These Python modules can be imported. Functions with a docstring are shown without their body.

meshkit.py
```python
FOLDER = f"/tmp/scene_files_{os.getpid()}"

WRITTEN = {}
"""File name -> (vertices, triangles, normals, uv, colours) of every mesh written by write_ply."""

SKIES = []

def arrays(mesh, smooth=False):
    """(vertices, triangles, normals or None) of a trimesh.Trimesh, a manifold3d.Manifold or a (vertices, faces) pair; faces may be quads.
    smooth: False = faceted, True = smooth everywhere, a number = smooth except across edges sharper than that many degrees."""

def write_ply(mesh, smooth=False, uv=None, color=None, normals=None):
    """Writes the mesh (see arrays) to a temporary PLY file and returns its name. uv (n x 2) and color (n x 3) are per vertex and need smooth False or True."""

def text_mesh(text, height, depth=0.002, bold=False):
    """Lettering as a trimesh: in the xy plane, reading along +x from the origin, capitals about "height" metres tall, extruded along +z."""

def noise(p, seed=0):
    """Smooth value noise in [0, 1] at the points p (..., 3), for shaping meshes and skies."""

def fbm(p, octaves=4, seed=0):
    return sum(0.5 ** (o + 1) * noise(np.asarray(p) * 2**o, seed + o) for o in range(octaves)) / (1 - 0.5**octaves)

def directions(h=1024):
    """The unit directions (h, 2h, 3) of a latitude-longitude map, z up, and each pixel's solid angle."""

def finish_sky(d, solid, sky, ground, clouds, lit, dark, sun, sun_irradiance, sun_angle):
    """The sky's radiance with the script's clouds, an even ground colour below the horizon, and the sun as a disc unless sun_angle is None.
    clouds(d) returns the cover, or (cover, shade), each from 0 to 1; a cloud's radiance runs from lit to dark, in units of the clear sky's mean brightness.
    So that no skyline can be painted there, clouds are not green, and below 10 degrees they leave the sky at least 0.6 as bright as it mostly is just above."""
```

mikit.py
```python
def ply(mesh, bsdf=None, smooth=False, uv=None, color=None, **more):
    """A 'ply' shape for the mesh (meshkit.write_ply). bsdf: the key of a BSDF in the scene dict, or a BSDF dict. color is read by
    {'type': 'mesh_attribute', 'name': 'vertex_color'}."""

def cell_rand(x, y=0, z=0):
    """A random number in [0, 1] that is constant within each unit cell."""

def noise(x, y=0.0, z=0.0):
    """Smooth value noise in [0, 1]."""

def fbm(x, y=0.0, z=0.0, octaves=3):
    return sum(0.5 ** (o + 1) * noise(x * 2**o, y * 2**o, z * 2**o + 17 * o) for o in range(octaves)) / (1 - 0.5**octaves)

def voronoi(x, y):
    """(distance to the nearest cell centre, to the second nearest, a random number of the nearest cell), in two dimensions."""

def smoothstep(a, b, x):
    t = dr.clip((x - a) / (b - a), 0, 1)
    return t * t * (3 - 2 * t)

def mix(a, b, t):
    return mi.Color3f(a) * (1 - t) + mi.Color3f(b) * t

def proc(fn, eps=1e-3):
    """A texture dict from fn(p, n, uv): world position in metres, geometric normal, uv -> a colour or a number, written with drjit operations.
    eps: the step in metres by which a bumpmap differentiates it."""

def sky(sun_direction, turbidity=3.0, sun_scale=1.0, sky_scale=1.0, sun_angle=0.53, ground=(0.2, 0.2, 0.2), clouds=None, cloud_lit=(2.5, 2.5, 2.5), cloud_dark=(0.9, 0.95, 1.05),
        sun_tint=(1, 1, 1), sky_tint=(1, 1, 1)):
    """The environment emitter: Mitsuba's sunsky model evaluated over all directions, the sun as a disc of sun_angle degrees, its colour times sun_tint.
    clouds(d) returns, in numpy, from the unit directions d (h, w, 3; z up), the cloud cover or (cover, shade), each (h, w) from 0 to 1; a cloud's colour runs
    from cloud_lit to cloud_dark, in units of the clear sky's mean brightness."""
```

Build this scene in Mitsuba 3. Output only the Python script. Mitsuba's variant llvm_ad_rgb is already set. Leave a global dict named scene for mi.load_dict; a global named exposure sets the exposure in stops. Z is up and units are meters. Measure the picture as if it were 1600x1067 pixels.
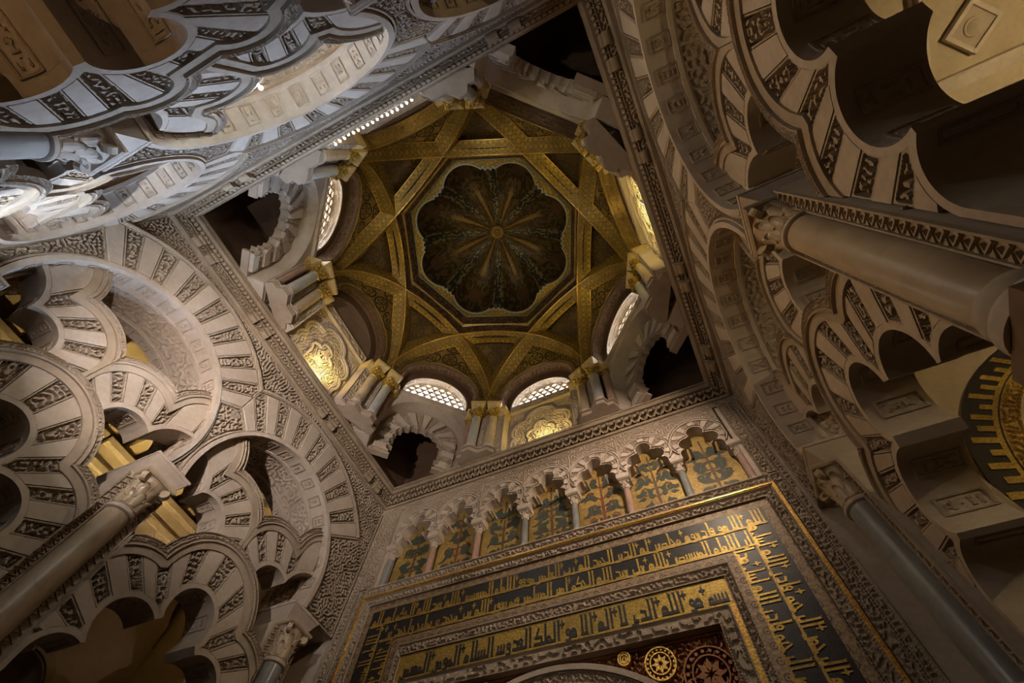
import math, random
import numpy as np, trimesh, shapely
import shapely.geometry as sg
from shapely import affinity
from shapely.ops import unary_union
from scipy.spatial import Delaunay, cKDTree
import drjit as dr, mitsuba as mi, mikit, meshkit
from mikit import noise, fbm, smoothstep, mix, cell_rand

PI = math.pi
T = mi.ScalarTransform4f
scene, labels = {}, {}

# ------------------------------------------------------------------ camera, light, exposure
exposure = 0.0
EYE = np.array([2.22144, -1.78772, 1.55])
FWD = np.array([-0.21888, 0.34656, 0.91213])
UP = np.array([0.36297, -0.838798, 0.405797])
scene['camera'] = {'type': 'perspective', 'fov': 97.4585, 'fov_axis': 'x', 'near_clip': 0.05, 'far_clip': 300.0,
                   'to_world': T().look_at(origin=EYE.tolist(), target=(EYE + FWD).tolist(), up=UP.tolist())}
scene['daylight'] = mikit.sky((0.35, 0.55, 0.75), turbidity=3.5, sun_scale=2.0, sky_scale=240.0,
                              clouds=lambda d: (0.75 + 0.25 * meshkit.fbm(d * 3.0), 0.35), cloud_lit=(1.6, 1.6, 1.6), cloud_dark=(1.0, 1.02, 1.06))

def spot(name, at, to, rgb, power, cut=40, beam=None):
    scene[name] = {'type': 'spot', 'to_world': T().look_at(origin=list(at), target=list(to), up=[0.3, 0.5, 0.81]),
                   'intensity': {'type': 'rgb', 'value': [c * power for c in rgb]}, 'cutoff_angle': cut, 'beam_width': cut * 0.6 if beam is None else beam}

WARM, COOL, GOLDEN = (1.0, 0.62, 0.30), (0.72, 0.86, 1.0), (1.0, 0.72, 0.25)
#LIGHTS
LEDB, STAR = 330.0, 6500.0
DCX, DCZ, DR1, DR2, DR3 = 8.2, 4.82, 2.55, 2.72, 3.05
spot('flood_back', (-2.6, 2.6, 5.4), (-1.3, -3.3, 7.2), (.52, .70, 1.0), 330, 30, 12)
spot('flood_left', (-1.1, -2.9, 5.0), (-3.5, 0.1, 7.9), (1.0, .86, .77), 150, 41, 10)
spot('flood_front', (3.0, 0.6, 8.2), (1.0, 3.3, 6.9), (1.0, .78, .60), 80, 50, 16)
spot('flood_right', (-2.9, -0.4, 5.6), (3.65, -0.5, 6.2), (1.0, .56, .19), 44, 36, 12)
spot('flood_corner', (-2.6, -3.0, 5.0), (-2.65, -3.45, 6.0), (.9, .95, 1.0), 40, 42, 14)
spot('lamp_left_aisle', (-7.1, -0.8, 6.4), (-7.5, -0.8, 9.0), (1.0, .74, .27), 60, 52, 34)
spot('lamp_left_aisle_b', (-7.0, 1.8, 6.4), (-7.4, 1.9, 9.0), (1.0, .72, .32), 26, 50, 30)
for k_, (a_, pw) in enumerate(((0, 1.1), (PI / 2, .9), (PI, 1.0))):     # lamps on the ledges, under the carved panels of the drum
    for s_ in (-.2,):
        c_, n_ = math.cos(a_), math.sin(a_)
        at = lambda d, t, z: (c_ * d - n_ * t, n_ * d + c_ * t, z)
        spot(f'ledge_spot_{k_}{int(s_ > 0)}', at(3.08, s_, 8.98), at(3.40, s_ * .3, 9.75), (1.0, .75, .22), 9.0 * pw, 80, 35)
spot('lamp_back_aisle', (-0.6, -5.6, 2.0), (-0.5, -4.3, 6.0), (1.0, .62, .30), 13, 50, 25)
scene['lamp_right_aisle'] = {'type': 'point', 'position': [8.6, -0.6, 6.2], 'intensity': {'type': 'rgb', 'value': [30, 23, 12]}}
for k_ in list(scene):
    if scene[k_]['type'] in ('spot', 'point'): scene[k_]['sampling_weight'] = 2.0 if 'ledge' in k_ else 1.5 if 'lamp' in k_ or 'corner' in k_ else 3.0
scene['daylight']['sampling_weight'] = 2.0
exposure = -0.75
# ------------------------------------------------------------------ materials
def rgbt(c): return {'type': 'rgb', 'value': list(c)}
def tw(b): return {'type': 'twosided', 'b': b}
def diffuse(fn): return tw({'type': 'diffuse', 'reflectance': mikit.proc(fn)})
def principled(fn, rough=0.5, metal=0.0, spec=0.4):
    return tw({'type': 'principled', 'base_color': mikit.proc(fn) if callable(fn) else rgbt(fn), 'roughness': rough, 'metallic': metal, 'specular': spec})

def stone_fn(a, b, sc=1.6):
    def f(p, n, uv):
        m = fbm(p.x * sc, p.y * sc, p.z * sc, 3)
        g = fbm(p.x * 23, p.y * 23, p.z * 23, 2)
        return mix(a, b, dr.clip(m * 1.5 - 0.3 + (g - 0.5) * 0.55, 0, 1))
    return f
scene['plaster'] = diffuse(stone_fn((0.50, 0.43, 0.36), (0.36, 0.29, 0.23)))
scene['carved'] = diffuse(stone_fn((0.40, 0.33, 0.255), (0.28, 0.22, 0.165), 2.5))
scene['cornice_stone'] = diffuse(stone_fn((0.33, 0.26, 0.185), (0.23, 0.175, 0.12), 2.5))
scene['dusky'] = diffuse(stone_fn((0.27, 0.19, 0.125), (0.17, 0.115, 0.075), 1.2))
def marble_fn(a, b):
    def f(p, n, uv):
        m = fbm(p.x * 4, p.y * 4, p.z * 2.2, 4)
        v = dr.abs(dr.sin(9 * (p.z * 0.6 + p.x + p.y) + 9 * fbm(p.x * 3, p.y * 3, p.z * 3, 3)))
        return mix(a, b, dr.clip(m * 1.2 - 0.1 + 0.10 * smoothstep(0.5, 0.0, v), 0, 1))
    return f
scene['marble_tan'] = principled(marble_fn((0.50, 0.41, 0.29), (0.24, 0.17, 0.11)), 0.35)
scene['marble_grey'] = principled(marble_fn((0.26, 0.27, 0.26), (0.13, 0.13, 0.13)), 0.3)
scene['marble_pink'] = principled(marble_fn((0.40, 0.26, 0.20), (0.25, 0.155, 0.12)), 0.35)
scene['marble_blue'] = principled(marble_fn((0.28, 0.285, 0.28), (0.40, 0.39, 0.36)), 0.3)
GOLD, OLD, DARK = (0.46, 0.31, 0.07), (0.22, 0.14, 0.035), (0.035, 0.03, 0.022)
def tess(p, k=55.0):
    return 0.65 + 0.7 * cell_rand(p.x * k, p.y * k, p.z * k)
def gold_fn(a=GOLD, b=OLD):
    def f(p, n, uv):
        m = fbm(p.x * 2.3, p.y * 2.3, p.z * 2.3, 3)
        return mix(a, b, dr.clip(m * 1.6 - 0.35, 0, 1)) * tess(p)
    return f
scene['gold'] = principled(gold_fn(), 0.42, 0.55)
scene['panel_gold'] = principled(gold_fn((0.42, 0.29, 0.09), (0.24, 0.155, 0.05)), 0.45, 0.3)
scene['gilt'] = principled(gold_fn((0.72, 0.48, 0.12), (0.55, 0.30, 0.08)), 0.3, 0.7)
scene['gold_dim'] = principled(gold_fn((0.45, 0.30, 0.08), (0.22, 0.13, 0.04)), 0.45, 0.4)
def ribgold_fn(p, n, uv):                       # uv in metres: u along the rib, v across it
    k = 7.0
    u, v = uv.x * k, uv.y * k
    fu, fv = u - dr.floor(u) - 0.5, v - dr.floor(v) - 0.5
    r = dr.sqrt(fu * fu + fv * fv); a = dr.atan2(fv, fu)
    petal = smoothstep(0.05, 0.0, dr.abs(r - 0.30 - 0.09 * dr.cos(4 * a)) - 0.035)
    dia = smoothstep(0.06, 0.0, dr.abs(dr.abs(fu) + dr.abs(fv) - 0.5) - 0.03)
    dot = smoothstep(0.11, 0.08, r)
    m = fbm(p.x * 3, p.y * 3, p.z * 3, 2)
    return mix(mix(GOLD, OLD, dr.clip(m * 1.4 - 0.3, 0, 1)), (0.12, 0.08, 0.025), 0.75 * dr.clip(petal + dia + dot, 0, 1)) * tess(p)
scene['rib_gold'] = principled(ribgold_fn, 0.42, 0.5)
def web_fn_make(hi, lo, amt):                    # vine flowers with dark outlines on a gold ground
    def f(p, n, uv):
        k = 2.1
        u, v = uv.x * k + 0.5, uv.y * k
        fu, fv = u - dr.floor(u) - 0.5, v - dr.floor(v) - 0.5
        odd = dr.floor(u) - 2 * dr.floor(dr.floor(u) / 2)
        r = dr.sqrt(fu * fu + fv * fv); a = dr.atan2(fv, fu)
        ring = smoothstep(0.03, 0.0, dr.abs(r - 0.43) - 0.03)
        flower = smoothstep(0.03, 0.0, dr.abs(r - 0.21 - 0.10 * dr.cos(a * dr.select(odd > 0.5, 3, 6))) - 0.035)
        bud = smoothstep(0.08, 0.05, r)
        m = fbm(p.x * 2, p.y * 2, p.z * 2, 3)
        ground = mix(hi, lo, dr.clip(m * 1.7 - 0.35, 0, 1))
        return mix(ground, (0.03, 0.022, 0.015), amt * dr.clip(ring + flower + bud, 0, 1)) * tess(p)
    return f
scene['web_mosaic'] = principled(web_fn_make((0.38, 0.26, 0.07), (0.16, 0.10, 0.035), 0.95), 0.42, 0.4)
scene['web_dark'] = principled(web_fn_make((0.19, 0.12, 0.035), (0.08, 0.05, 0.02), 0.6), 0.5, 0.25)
def dome_fn(p, n, uv):                          # uv.x: angle in gores (0..8 around), uv.y: 0 at the rosette, 1 at the rim
    w = uv.x - dr.floor(uv.x)                   # 0 and 1 at the creases
    c = dr.minimum(w, 1 - w)
    chk = cell_rand(dr.floor(w * 26), dr.floor(uv.y * 34))
    band = smoothstep(0.13, 0.10, c) * smoothstep(0.10, 0.14, uv.y)
    mid = smoothstep(0.07, 0.05, dr.abs(w - 0.5)) * smoothstep(0.62, 0.5, uv.y)
    vine = smoothstep(0.44, 0.62, noise(dr.abs(w - 0.5) * 26, uv.y * 34, 1.0 + dr.floor(uv.x)))
    g = mix((0.06, 0.042, 0.018), (0.17, 0.115, 0.04), vine * 0.7)
    g = mix(g, mix((0.03, 0.045, 0.05), (0.34, 0.27, 0.13), smoothstep(0.5, 0.6, chk)), 0.8 * band)
    g = mix(g, (0.36, 0.22, 0.07), 0.75 * mid)
    return g * (0.75 + 0.5 * cell_rand(p.x * 50, p.y * 50, p.z * 50))
scene['dome_mosaic'] = principled(dome_fn, 0.42, 0.35)
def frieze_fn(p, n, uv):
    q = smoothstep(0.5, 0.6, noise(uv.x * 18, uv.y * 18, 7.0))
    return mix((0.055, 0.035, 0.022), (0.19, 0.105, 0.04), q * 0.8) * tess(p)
scene['mosaic_and_shade'] = principled(frieze_fn, 0.5, 0.2)  # dark frieze mosaic; also stands in for shade on the drum wall arches
scene['navy_mosaic'] = principled(lambda p, n, uv: mix((0.010, 0.010, 0.015), (0.026, 0.022, 0.021), cell_rand(p.x * 60, p.y * 60, p.z * 60)), 0.4, 0.1)
scene['teal_mosaic'] = principled(lambda p, n, uv: mix((0.022, 0.04, 0.036), (0.05, 0.07, 0.055), cell_rand(p.x * 60, p.y * 60, p.z * 60)), 0.45)
scene['red_mosaic'] = principled(lambda p, n, uv: mix((0.12, 0.035, 0.02), (0.18, 0.065, 0.03), cell_rand(p.x * 60, p.y * 60, p.z * 60)), 0.5)
def border_fn(p, n, uv):
    k = 7.0
    fu, fv = p.x * k - dr.floor(p.x * k) - 0.5, p.z * k - dr.floor(p.z * k) - 0.5
    r = dr.sqrt(fu * fu + fv * fv)
    d = dr.maximum(smoothstep(0.30, 0.26, r) * smoothstep(0.17, 0.20, r), smoothstep(0.09, 0.06, r))
    return mix((0.24, 0.17, 0.10), (0.10, 0.055, 0.03), d) * tess(p, 40)
scene['border_mosaic'] = principled(border_fn, 0.5, 0.15)
scene['redwood'] = principled(stone_fn((0.36, 0.16, 0.05), (0.17, 0.06, 0.025), 4.0), 0.38, 0.25)
scene['shade_brown'] = diffuse(stone_fn((0.13, 0.08, 0.05), (0.075, 0.045, 0.03), 1.5))  # brown with the shade of recesses put into the colour
scene['dark_wood'] = diffuse(stone_fn((0.13, 0.075, 0.04), (0.07, 0.04, 0.022), 3.0))
scene['lattice_white'] = {'type': 'diffuse', 'reflectance': rgbt((0.55, 0.48, 0.40))}
scene['lattice_white'] = tw(scene['lattice_white'])
scene['reveal'] = diffuse(stone_fn((0.74, 0.70, 0.64), (0.58, 0.50, 0.42), 3.0))
scene['silver_line'] = principled((0.36, 0.38, 0.33), 0.4, 0.2)
scene['warm_plaster'] = diffuse(stone_fn((0.44, 0.36, 0.25), (0.33, 0.26, 0.18), 1.0))
scene['floor_stone'] = diffuse(stone_fn((0.07, 0.055, 0.045), (0.04, 0.03, 0.025), 1.0))
scene['pale_gold'] = principled(gold_fn((0.62, 0.49, 0.24), (0.50, 0.34, 0.13)), 0.5, 0.15)
scene['lamp_metal'] = tw({'type': 'roughconductor', 'material': 'Al', 'alpha': 0.3})

# ------------------------------------------------------------------ registry
counts = {}
def key_for(name, parent=None):
    full = f'{parent}__{name}' if parent else name
    k = counts.get(full, 0); counts[full] = k + 1
    return full if k == 0 else f'{full}_{k:03d}'
def lab(key, label=None, cat=None, group=None, kind=None):
    d = {}
    if label: d['label'] = label
    if cat: d['category'] = cat
    if group: d['group'] = group
    if kind: d['kind'] = kind
    labels[key] = {**labels.get(key, {}), **d}
def thing(name, label, cat, group=None):
    k = key_for(name); lab(k, label, cat, group); return k
def structure(name):
    k = key_for(name); lab(k, kind='structure'); return k
def obj(name, mesh, mat, parent=None, label=None, cat=None, group=None, kind=None, smooth=False, uv=None, **more):
    k = key_for(name, parent)
    scene[k] = mikit.ply(mesh, mat, smooth, uv=uv, **more)
    if label or cat or group or kind: lab(k, label, cat, group, kind)
    return k

# ------------------------------------------------------------------ mesh helpers; a mesh is (V, F)
def cat(*ms):
    ms = [m for m in ms if m is not None and len(m[1])]
    o, V, F = 0, [], []
    for v, f in ms:
        V.append(np.asarray(v, float)); F.append(np.asarray(f, int) + o); o += len(v)
    return np.vstack(V), np.vstack(F)

class Frame:
    """Local (u, v, w): u along a wall, v up, w out of the wall into the room."""
    def __init__(s, O, eu, ew):
        s.O, s.M = np.array(O, float), np.array([eu, (0, 0, 1), ew], float)
        s.flip = np.linalg.det(s.M) < 0
    def pt(s, u, v, w): return s.O + np.array([u, v, w]) @ s.M
    def __call__(s, m):
        V = np.asarray(m[0]) @ s.M + s.O
        F = np.asarray(m[1])
        return V, (F[:, ::-1] if s.flip else F)

XR = 3.65
FL = Frame((-3.5, 0, 0), (0, 1, 0), (1, 0, 0))
FR = Frame((XR, 0, 0), (0, 1, 0), (-1, 0, 0))
FB = Frame((0, -3.3, 0), (1, 0, 0), (0, 1, 0))
FQ = Frame((0, 3.3, 0), (1, 0, 0), (0, -1, 0))
def octframe(k, d=3.4):
    a = k * PI / 4
    n = np.array([math.cos(a), math.sin(a), 0])
    return Frame(n * d, (-n[1], n[0], 0), -n)

def polys(g):
    if g.is_empty: return []
    if g.geom_type == 'Polygon': return [g] if g.area > 1e-5 else []
    return [p for p in getattr(g, 'geoms', []) if p.geom_type == 'Polygon' and p.area > 1e-5]

def extrude(g, w0, w1):
    """Solid over the polygon(s) g in (u, v), from w0 to w1."""
    out = []
    for p in polys(g):
        p = sg.polygon.orient(p)
        m = trimesh.creation.extrude_polygon(p, w1 - w0, engine='earcut')
        v = np.array(m.vertices); v[:, 2] += w0
        out.append((v, np.array(m.faces)))
    return cat(*out) if out else None

def bevel_slab(g, w0, w1, b=0.012):
    """Like extrude, with the face edge chamfered."""
    out = []
    for p in polys(g):
        q = p.buffer(-b, join_style=2)
        if q.geom_type != 'Polygon' or q.is_empty or len(p.interiors): out.append(extrude(p, w0, w1)); continue
        a = np.array(sg.polygon.orient(p).exterior.coords)[:-1]
        # inner ring: offset each vertex toward the buffered shape
        q = sg.polygon.orient(q)
        c = np.array(q.exterior.coords)[:-1]
        if len(c) != len(a): out.append(extrude(p, w0, w1)); continue
        k = np.argmin(((c - a[0]) ** 2).sum(1)); c = np.roll(c, -k, 0); n = len(a)
        V = np.vstack([np.c_[a, np.full(n, w0)], np.c_[a, np.full(n, w1 - b)], np.c_[c, np.full(n, w1)]])
        i = np.arange(n); j = (i + 1) % n
        F = [np.c_[i, j, n + j], np.c_[i, n + j, n + i], np.c_[n + i, n + j, 2 * n + j], np.c_[n + i, 2 * n + j, 2 * n + i]]
        t = trimesh.creation.triangulate_polygon(sg.Polygon(c), engine='earcut')
        tv, tf = np.array(t[0]), np.array(t[1])
        e = cKDTree(c).query(tv)[1]
        tf = e[tf]
        ar = np.cross(c[tf[:, 1]] - c[tf[:, 0]], c[tf[:, 2]] - c[tf[:, 0]])
        tf = np.where((ar < 0)[:, None], tf[:, ::-1], tf)
        F.append(2 * n + tf)
        out.append((V, np.vstack(F)))
    return cat(*[o for o in out if o is not None])

def box(u0, u1, v0, v1, w0, w1): return extrude(sg.box(u0, v0, u1, v1), w0, w1)

# carved vegetal relief: band-passed noise, thresholded into stems and leaves
rs = np.random.RandomState(7)
NT, PIX = 512, 0.01
def tile(wave, spread):
    f = np.hypot(*np.meshgrid(np.fft.fftfreq(NT, PIX), np.fft.fftfreq(NT, PIX)))
    g = np.fft.ifft2(np.fft.fft2(rs.randn(NT, NT)) * np.exp(-((f - 1 / wave) / (spread / wave)) ** 2)).real
    return g / g.std()
TILES = {'fine': tile(0.082, 0.2), 'mid': tile(0.10, 0.2), 'bold': tile(0.16, 0.28), 'vine': tile(0.058, 0.2), 'tiny': tile(0.045, 0.16)}
def pattern(a, b, kind, seed):
    t = TILES[kind]; r = np.random.RandomState(seed); o = r.randint(0, NT, 2)
    x, y = a / PIX + o[0], b / PIX + o[1]
    i, j = np.floor(x).astype(int), np.floor(y).astype(int); fx, fy = x - i, y - j
    g = lambda m, n: t[n % NT, m % NT]
    h = (g(i, j) * (1 - fx) + g(i + 1, j) * fx) * (1 - fy) + (g(i, j + 1) * (1 - fx) + g(i + 1, j + 1) * fx) * fy
    return np.clip(0.46 + h * 3.6, 0, 1)

def densify(c, s):
    c = np.asarray(c); out = []
    for a, b in zip(c[:-1], c[1:]):
        n = max(1, int(math.ceil(np.linalg.norm(b - a) / s)))
        out.append(a + (b - a) * np.arange(n)[:, None] / n)
    return np.vstack(out)

def relief(g, w1, depth=0.03, kind='fine', seed=0, rim=0.025, step=0.018, axis=None, thick=None):
    """A slab over polygon g whose face (at w1) is carved: a plain rim, then a vine left standing on a sunk ground.
    axis: (point, direction) about which the vine is mirrored."""
    thick = depth + 0.02 if thick is None else thick
    out = []
    for p in polys(g):
        p = sg.polygon.orient(p.buffer(0)) if p.is_valid else p.buffer(0)
        for p in polys(p):
            rings = [np.array(p.exterior.coords)] + [np.array(r.coords) for r in p.interiors]
            bs = [densify(r, step * 1.4) for r in rings]
            B = np.vstack(bs)
            x0, y0, x1, y1 = p.bounds
            gx, gy = np.meshgrid(np.arange(x0, x1, step), np.arange(y0, y1, step * 0.87))
            gx = gx + (np.arange(gx.shape[0]) % 2)[:, None] * step * 0.5
            G = np.c_[gx.ravel(), gy.ravel()]
            G = G[shapely.contains_xy(p, G[:, 0], G[:, 1])]
            fine = np.vstack([densify(r, 0.006) for r in rings])
            if len(G):
                d = cKDTree(fine).query(G)[0]; keep = d > step * 0.55; G, d = G[keep], d[keep]
            else: d = np.zeros(0)
            P = np.vstack([B, G])
            if len(P) < 4: continue
            f = Delaunay(P).simplices
            cen = P[f].mean(1); f = f[shapely.contains_xy(p, cen[:, 0], cen[:, 1])]
            ar = np.cross(P[f[:, 1]] - P[f[:, 0]], P[f[:, 2]] - P[f[:, 0]])
            f = np.where((ar < 0)[:, None], f[:, ::-1], f)[np.abs(ar) > 1e-9]
            if axis is None:
                c = np.array(p.centroid.coords[0]); dv = np.array([0, 1.0])
            else:
                c, dv = np.array(axis[0], float), np.array(axis[1], float); dv /= np.linalg.norm(dv)
            q = G - c
            a, b = np.abs(q @ np.array([dv[1], -dv[0]])), q @ dv
            h = pattern(a + 0.013, b, kind, seed)
            h = np.where(d < rim, 1.0, np.where(d < rim + 0.017, 0.0, h))
            z = np.r_[np.full(len(B), w1), w1 - depth * (1 - h)]
            V = [np.c_[P, z]]; F = [f]; o = len(P); s = 0
            for b_ in bs:
                n = len(b_); i = s + np.arange(n); j = s + (np.arange(n) + 1) % n
                V.append(np.c_[b_, np.full(n, w1 - thick)])
                F += [np.c_[o + i - s, o + j - s, j], np.c_[o + i - s, j, i]]
                o += n; s += n
            out.append((np.vstack(V), np.vstack(F)))
    return cat(*out) if out else None

def resample(line, s):
    line = np.asarray(line, float)
    L = np.r_[0, np.cumsum(np.linalg.norm(np.diff(line, axis=0), axis=1))]
    n = max(2, int(round(L[-1] / s)) + 1)
    t = np.linspace(0, L[-1], n)
    return np.c_[np.interp(t, L, line[:, 0]), np.interp(t, L, line[:, 1])], t

def normals2(P):
    d = np.gradient(P, axis=0); d /= np.linalg.norm(d, axis=1)[:, None] + 1e-12
    return np.c_[-d[:, 1], d[:, 0]]

def grid_mesh(X):
    n, m = X.shape[:2]
    i, j = np.meshgrid(np.arange(n - 1), np.arange(m - 1), indexing='ij')
    a = (i * m + j).ravel()
    return X.reshape(-1, 3), np.vstack([np.c_[a, a + m, a + m + 1], np.c_[a, a + m + 1, a + 1]])

def soffit_strip(line, w0, w1, out=0.0, depth=0.03, kind=None, seed=0, rim=0.02, step=0.015):
    """A strip of carving (or plain, kind None) lying on the underside of the curve line (u, v), from w0 to w1. The curve runs so
    that its left-hand normal points into the stone; out: how far the face stands into the opening."""
    P, t = resample(line, step if kind else 0.08)
    N = normals2(P)
    m = max(2, int(round(abs(w1 - w0) / (step if kind else 9))) + 1)
    W = np.linspace(w0, w1, m)
    if kind:
        e = np.minimum(np.minimum(t, t[-1] - t)[:, None], np.minimum(abs(W - w0), abs(W - w1))[None])
        mid = t[-1] / 2
        if t[-1] > 1.2: tt = np.abs(((t + 0.35) % 0.7) - 0.35)
        else: tt = np.abs(t - mid)
        h = pattern(np.repeat(tt[:, None], m, 1), np.repeat(W[None], len(t), 0), kind, seed)
        h = np.where(e < rim, 1.0, np.where(e < rim + 0.017, 0.0, h))
    else: h = np.ones((len(P), m))
    k = (-out + depth * (1 - h))[..., None]
    X = np.concatenate([P[:, None] + N[:, None] * k, np.broadcast_to(W[None, :, None], (len(P), m, 1))], -1)
    g = grid_mesh(X)
    # edges back into the stone
    sides = []
    for S, n_ in ((X[0], N[0]), (X[-1], N[-1])):
        b = S.copy(); b[:, :2] += n_ * (depth + out + 0.02); sides.append(grid_mesh(np.stack([S, b])))
    for S in (X[:, 0], X[:, -1]):
        b = S.copy(); b[:, :2] += N * (depth + out + 0.02); sides.append(grid_mesh(np.stack([S, b])))
    return cat(g, *sides)

def arc(cx, cy, r, a0, a1, s=0.05):
    n = max(3, int(abs(math.radians(a1 - a0)) * r / s) + 1)
    a = np.radians(np.linspace(a0, a1, n))
    return np.c_[cx + r * np.cos(a), cy + r * np.sin(a)]

def lobes(arcs, s=0.04):
    return np.vstack([arc(*a, s=s) for a in arcs])

def lathe(prof, n=20, at=(0, 0, 0)):
    prof = np.asarray(prof, float); a = np.arange(n) * 2 * PI / n
    X = np.stack([prof[:, None, 0] * np.cos(a), prof[:, None, 0] * np.sin(a), np.repeat(prof[:, 1:2], n, 1)], -1)
    m = len(prof); i, j = np.meshgrid(np.arange(m - 1), np.arange(n), indexing='ij'); k = (j + 1) % n
    q = lambda i, j: (i * n + j).ravel()
    F = np.vstack([np.c_[q(i, j), q(i, k), q(i + 1, k)], np.c_[q(i, j), q(i + 1, k), q(i + 1, j)]])
    V = X.reshape(-1, 3)
    V = np.vstack([V, [[0, 0, prof[0, 1]], [0, 0, prof[-1, 1]]]]); b = m * n
    j = np.arange(n); k = (j + 1) % n
    F = np.vstack([F, np.c_[np.full(n, b), k, j], np.c_[np.full(n, b + 1), (m - 1) * n + j, (m - 1) * n + k]])
    return V + np.array(at), F

def prism(sections):
    """A solid through the given four-cornered (or n-cornered) sections, each (n, 3), capped at both ends."""
    S = np.array(sections, float); m, n = S.shape[:2]
    V = S.reshape(-1, 3); F = []
    for i in range(m - 1):
        for j in range(n):
            a, b, c, d = i * n + j, i * n + (j + 1) % n, (i + 1) * n + (j + 1) % n, (i + 1) * n + j
            F += [[a, b, c], [a, c, d]]
    for j in range(1, n - 1):
        F += [[0, j + 1, j], [(m - 1) * n, (m - 1) * n + j, (m - 1) * n + j + 1]]
    return V, np.array(F)

def rot_z(m, a, at=(0, 0, 0)):
    c, s = math.cos(a), math.sin(a)
    return np.asarray(m[0]) @ np.array([[c, s, 0], [-s, c, 0], [0, 0, 1]]) + np.array(at), m[1]

def leaf(r, h, w, curl):
    """One acanthus-like leaf standing against a bell of radius r, tip rolled outward."""
    n, m = 7, 5
    t = np.linspace(0, 1, n)[:, None]; s = np.linspace(-1, 1, m)[None]
    wid = w * (0.75 + 0.35 * np.sin(t * PI)) * (1 - 0.35 * t ** 3)
    z = h * (t - 0.18 * np.clip(t - 0.75, 0, 1) * 4 * t); out = r + curl * t ** 3 + 0.018 * (1 - s ** 2) - 0.01
    X = np.stack([np.broadcast_to(out, (n, m)), wid * s, np.broadcast_to(z, (n, m))], -1)
    f = grid_mesh(X); b = X.copy(); b[..., 0] -= 0.02
    g = grid_mesh(b)
    rim = np.vstack([X[:, 0], X[-1], X[::-1, -1], X[0, ::-1]]); rb = np.vstack([b[:, 0], b[-1], b[::-1, -1], b[0, ::-1]])
    return cat(f, (g[0], g[1][:, ::-1]), grid_mesh(np.stack([rim, rb])))

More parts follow.
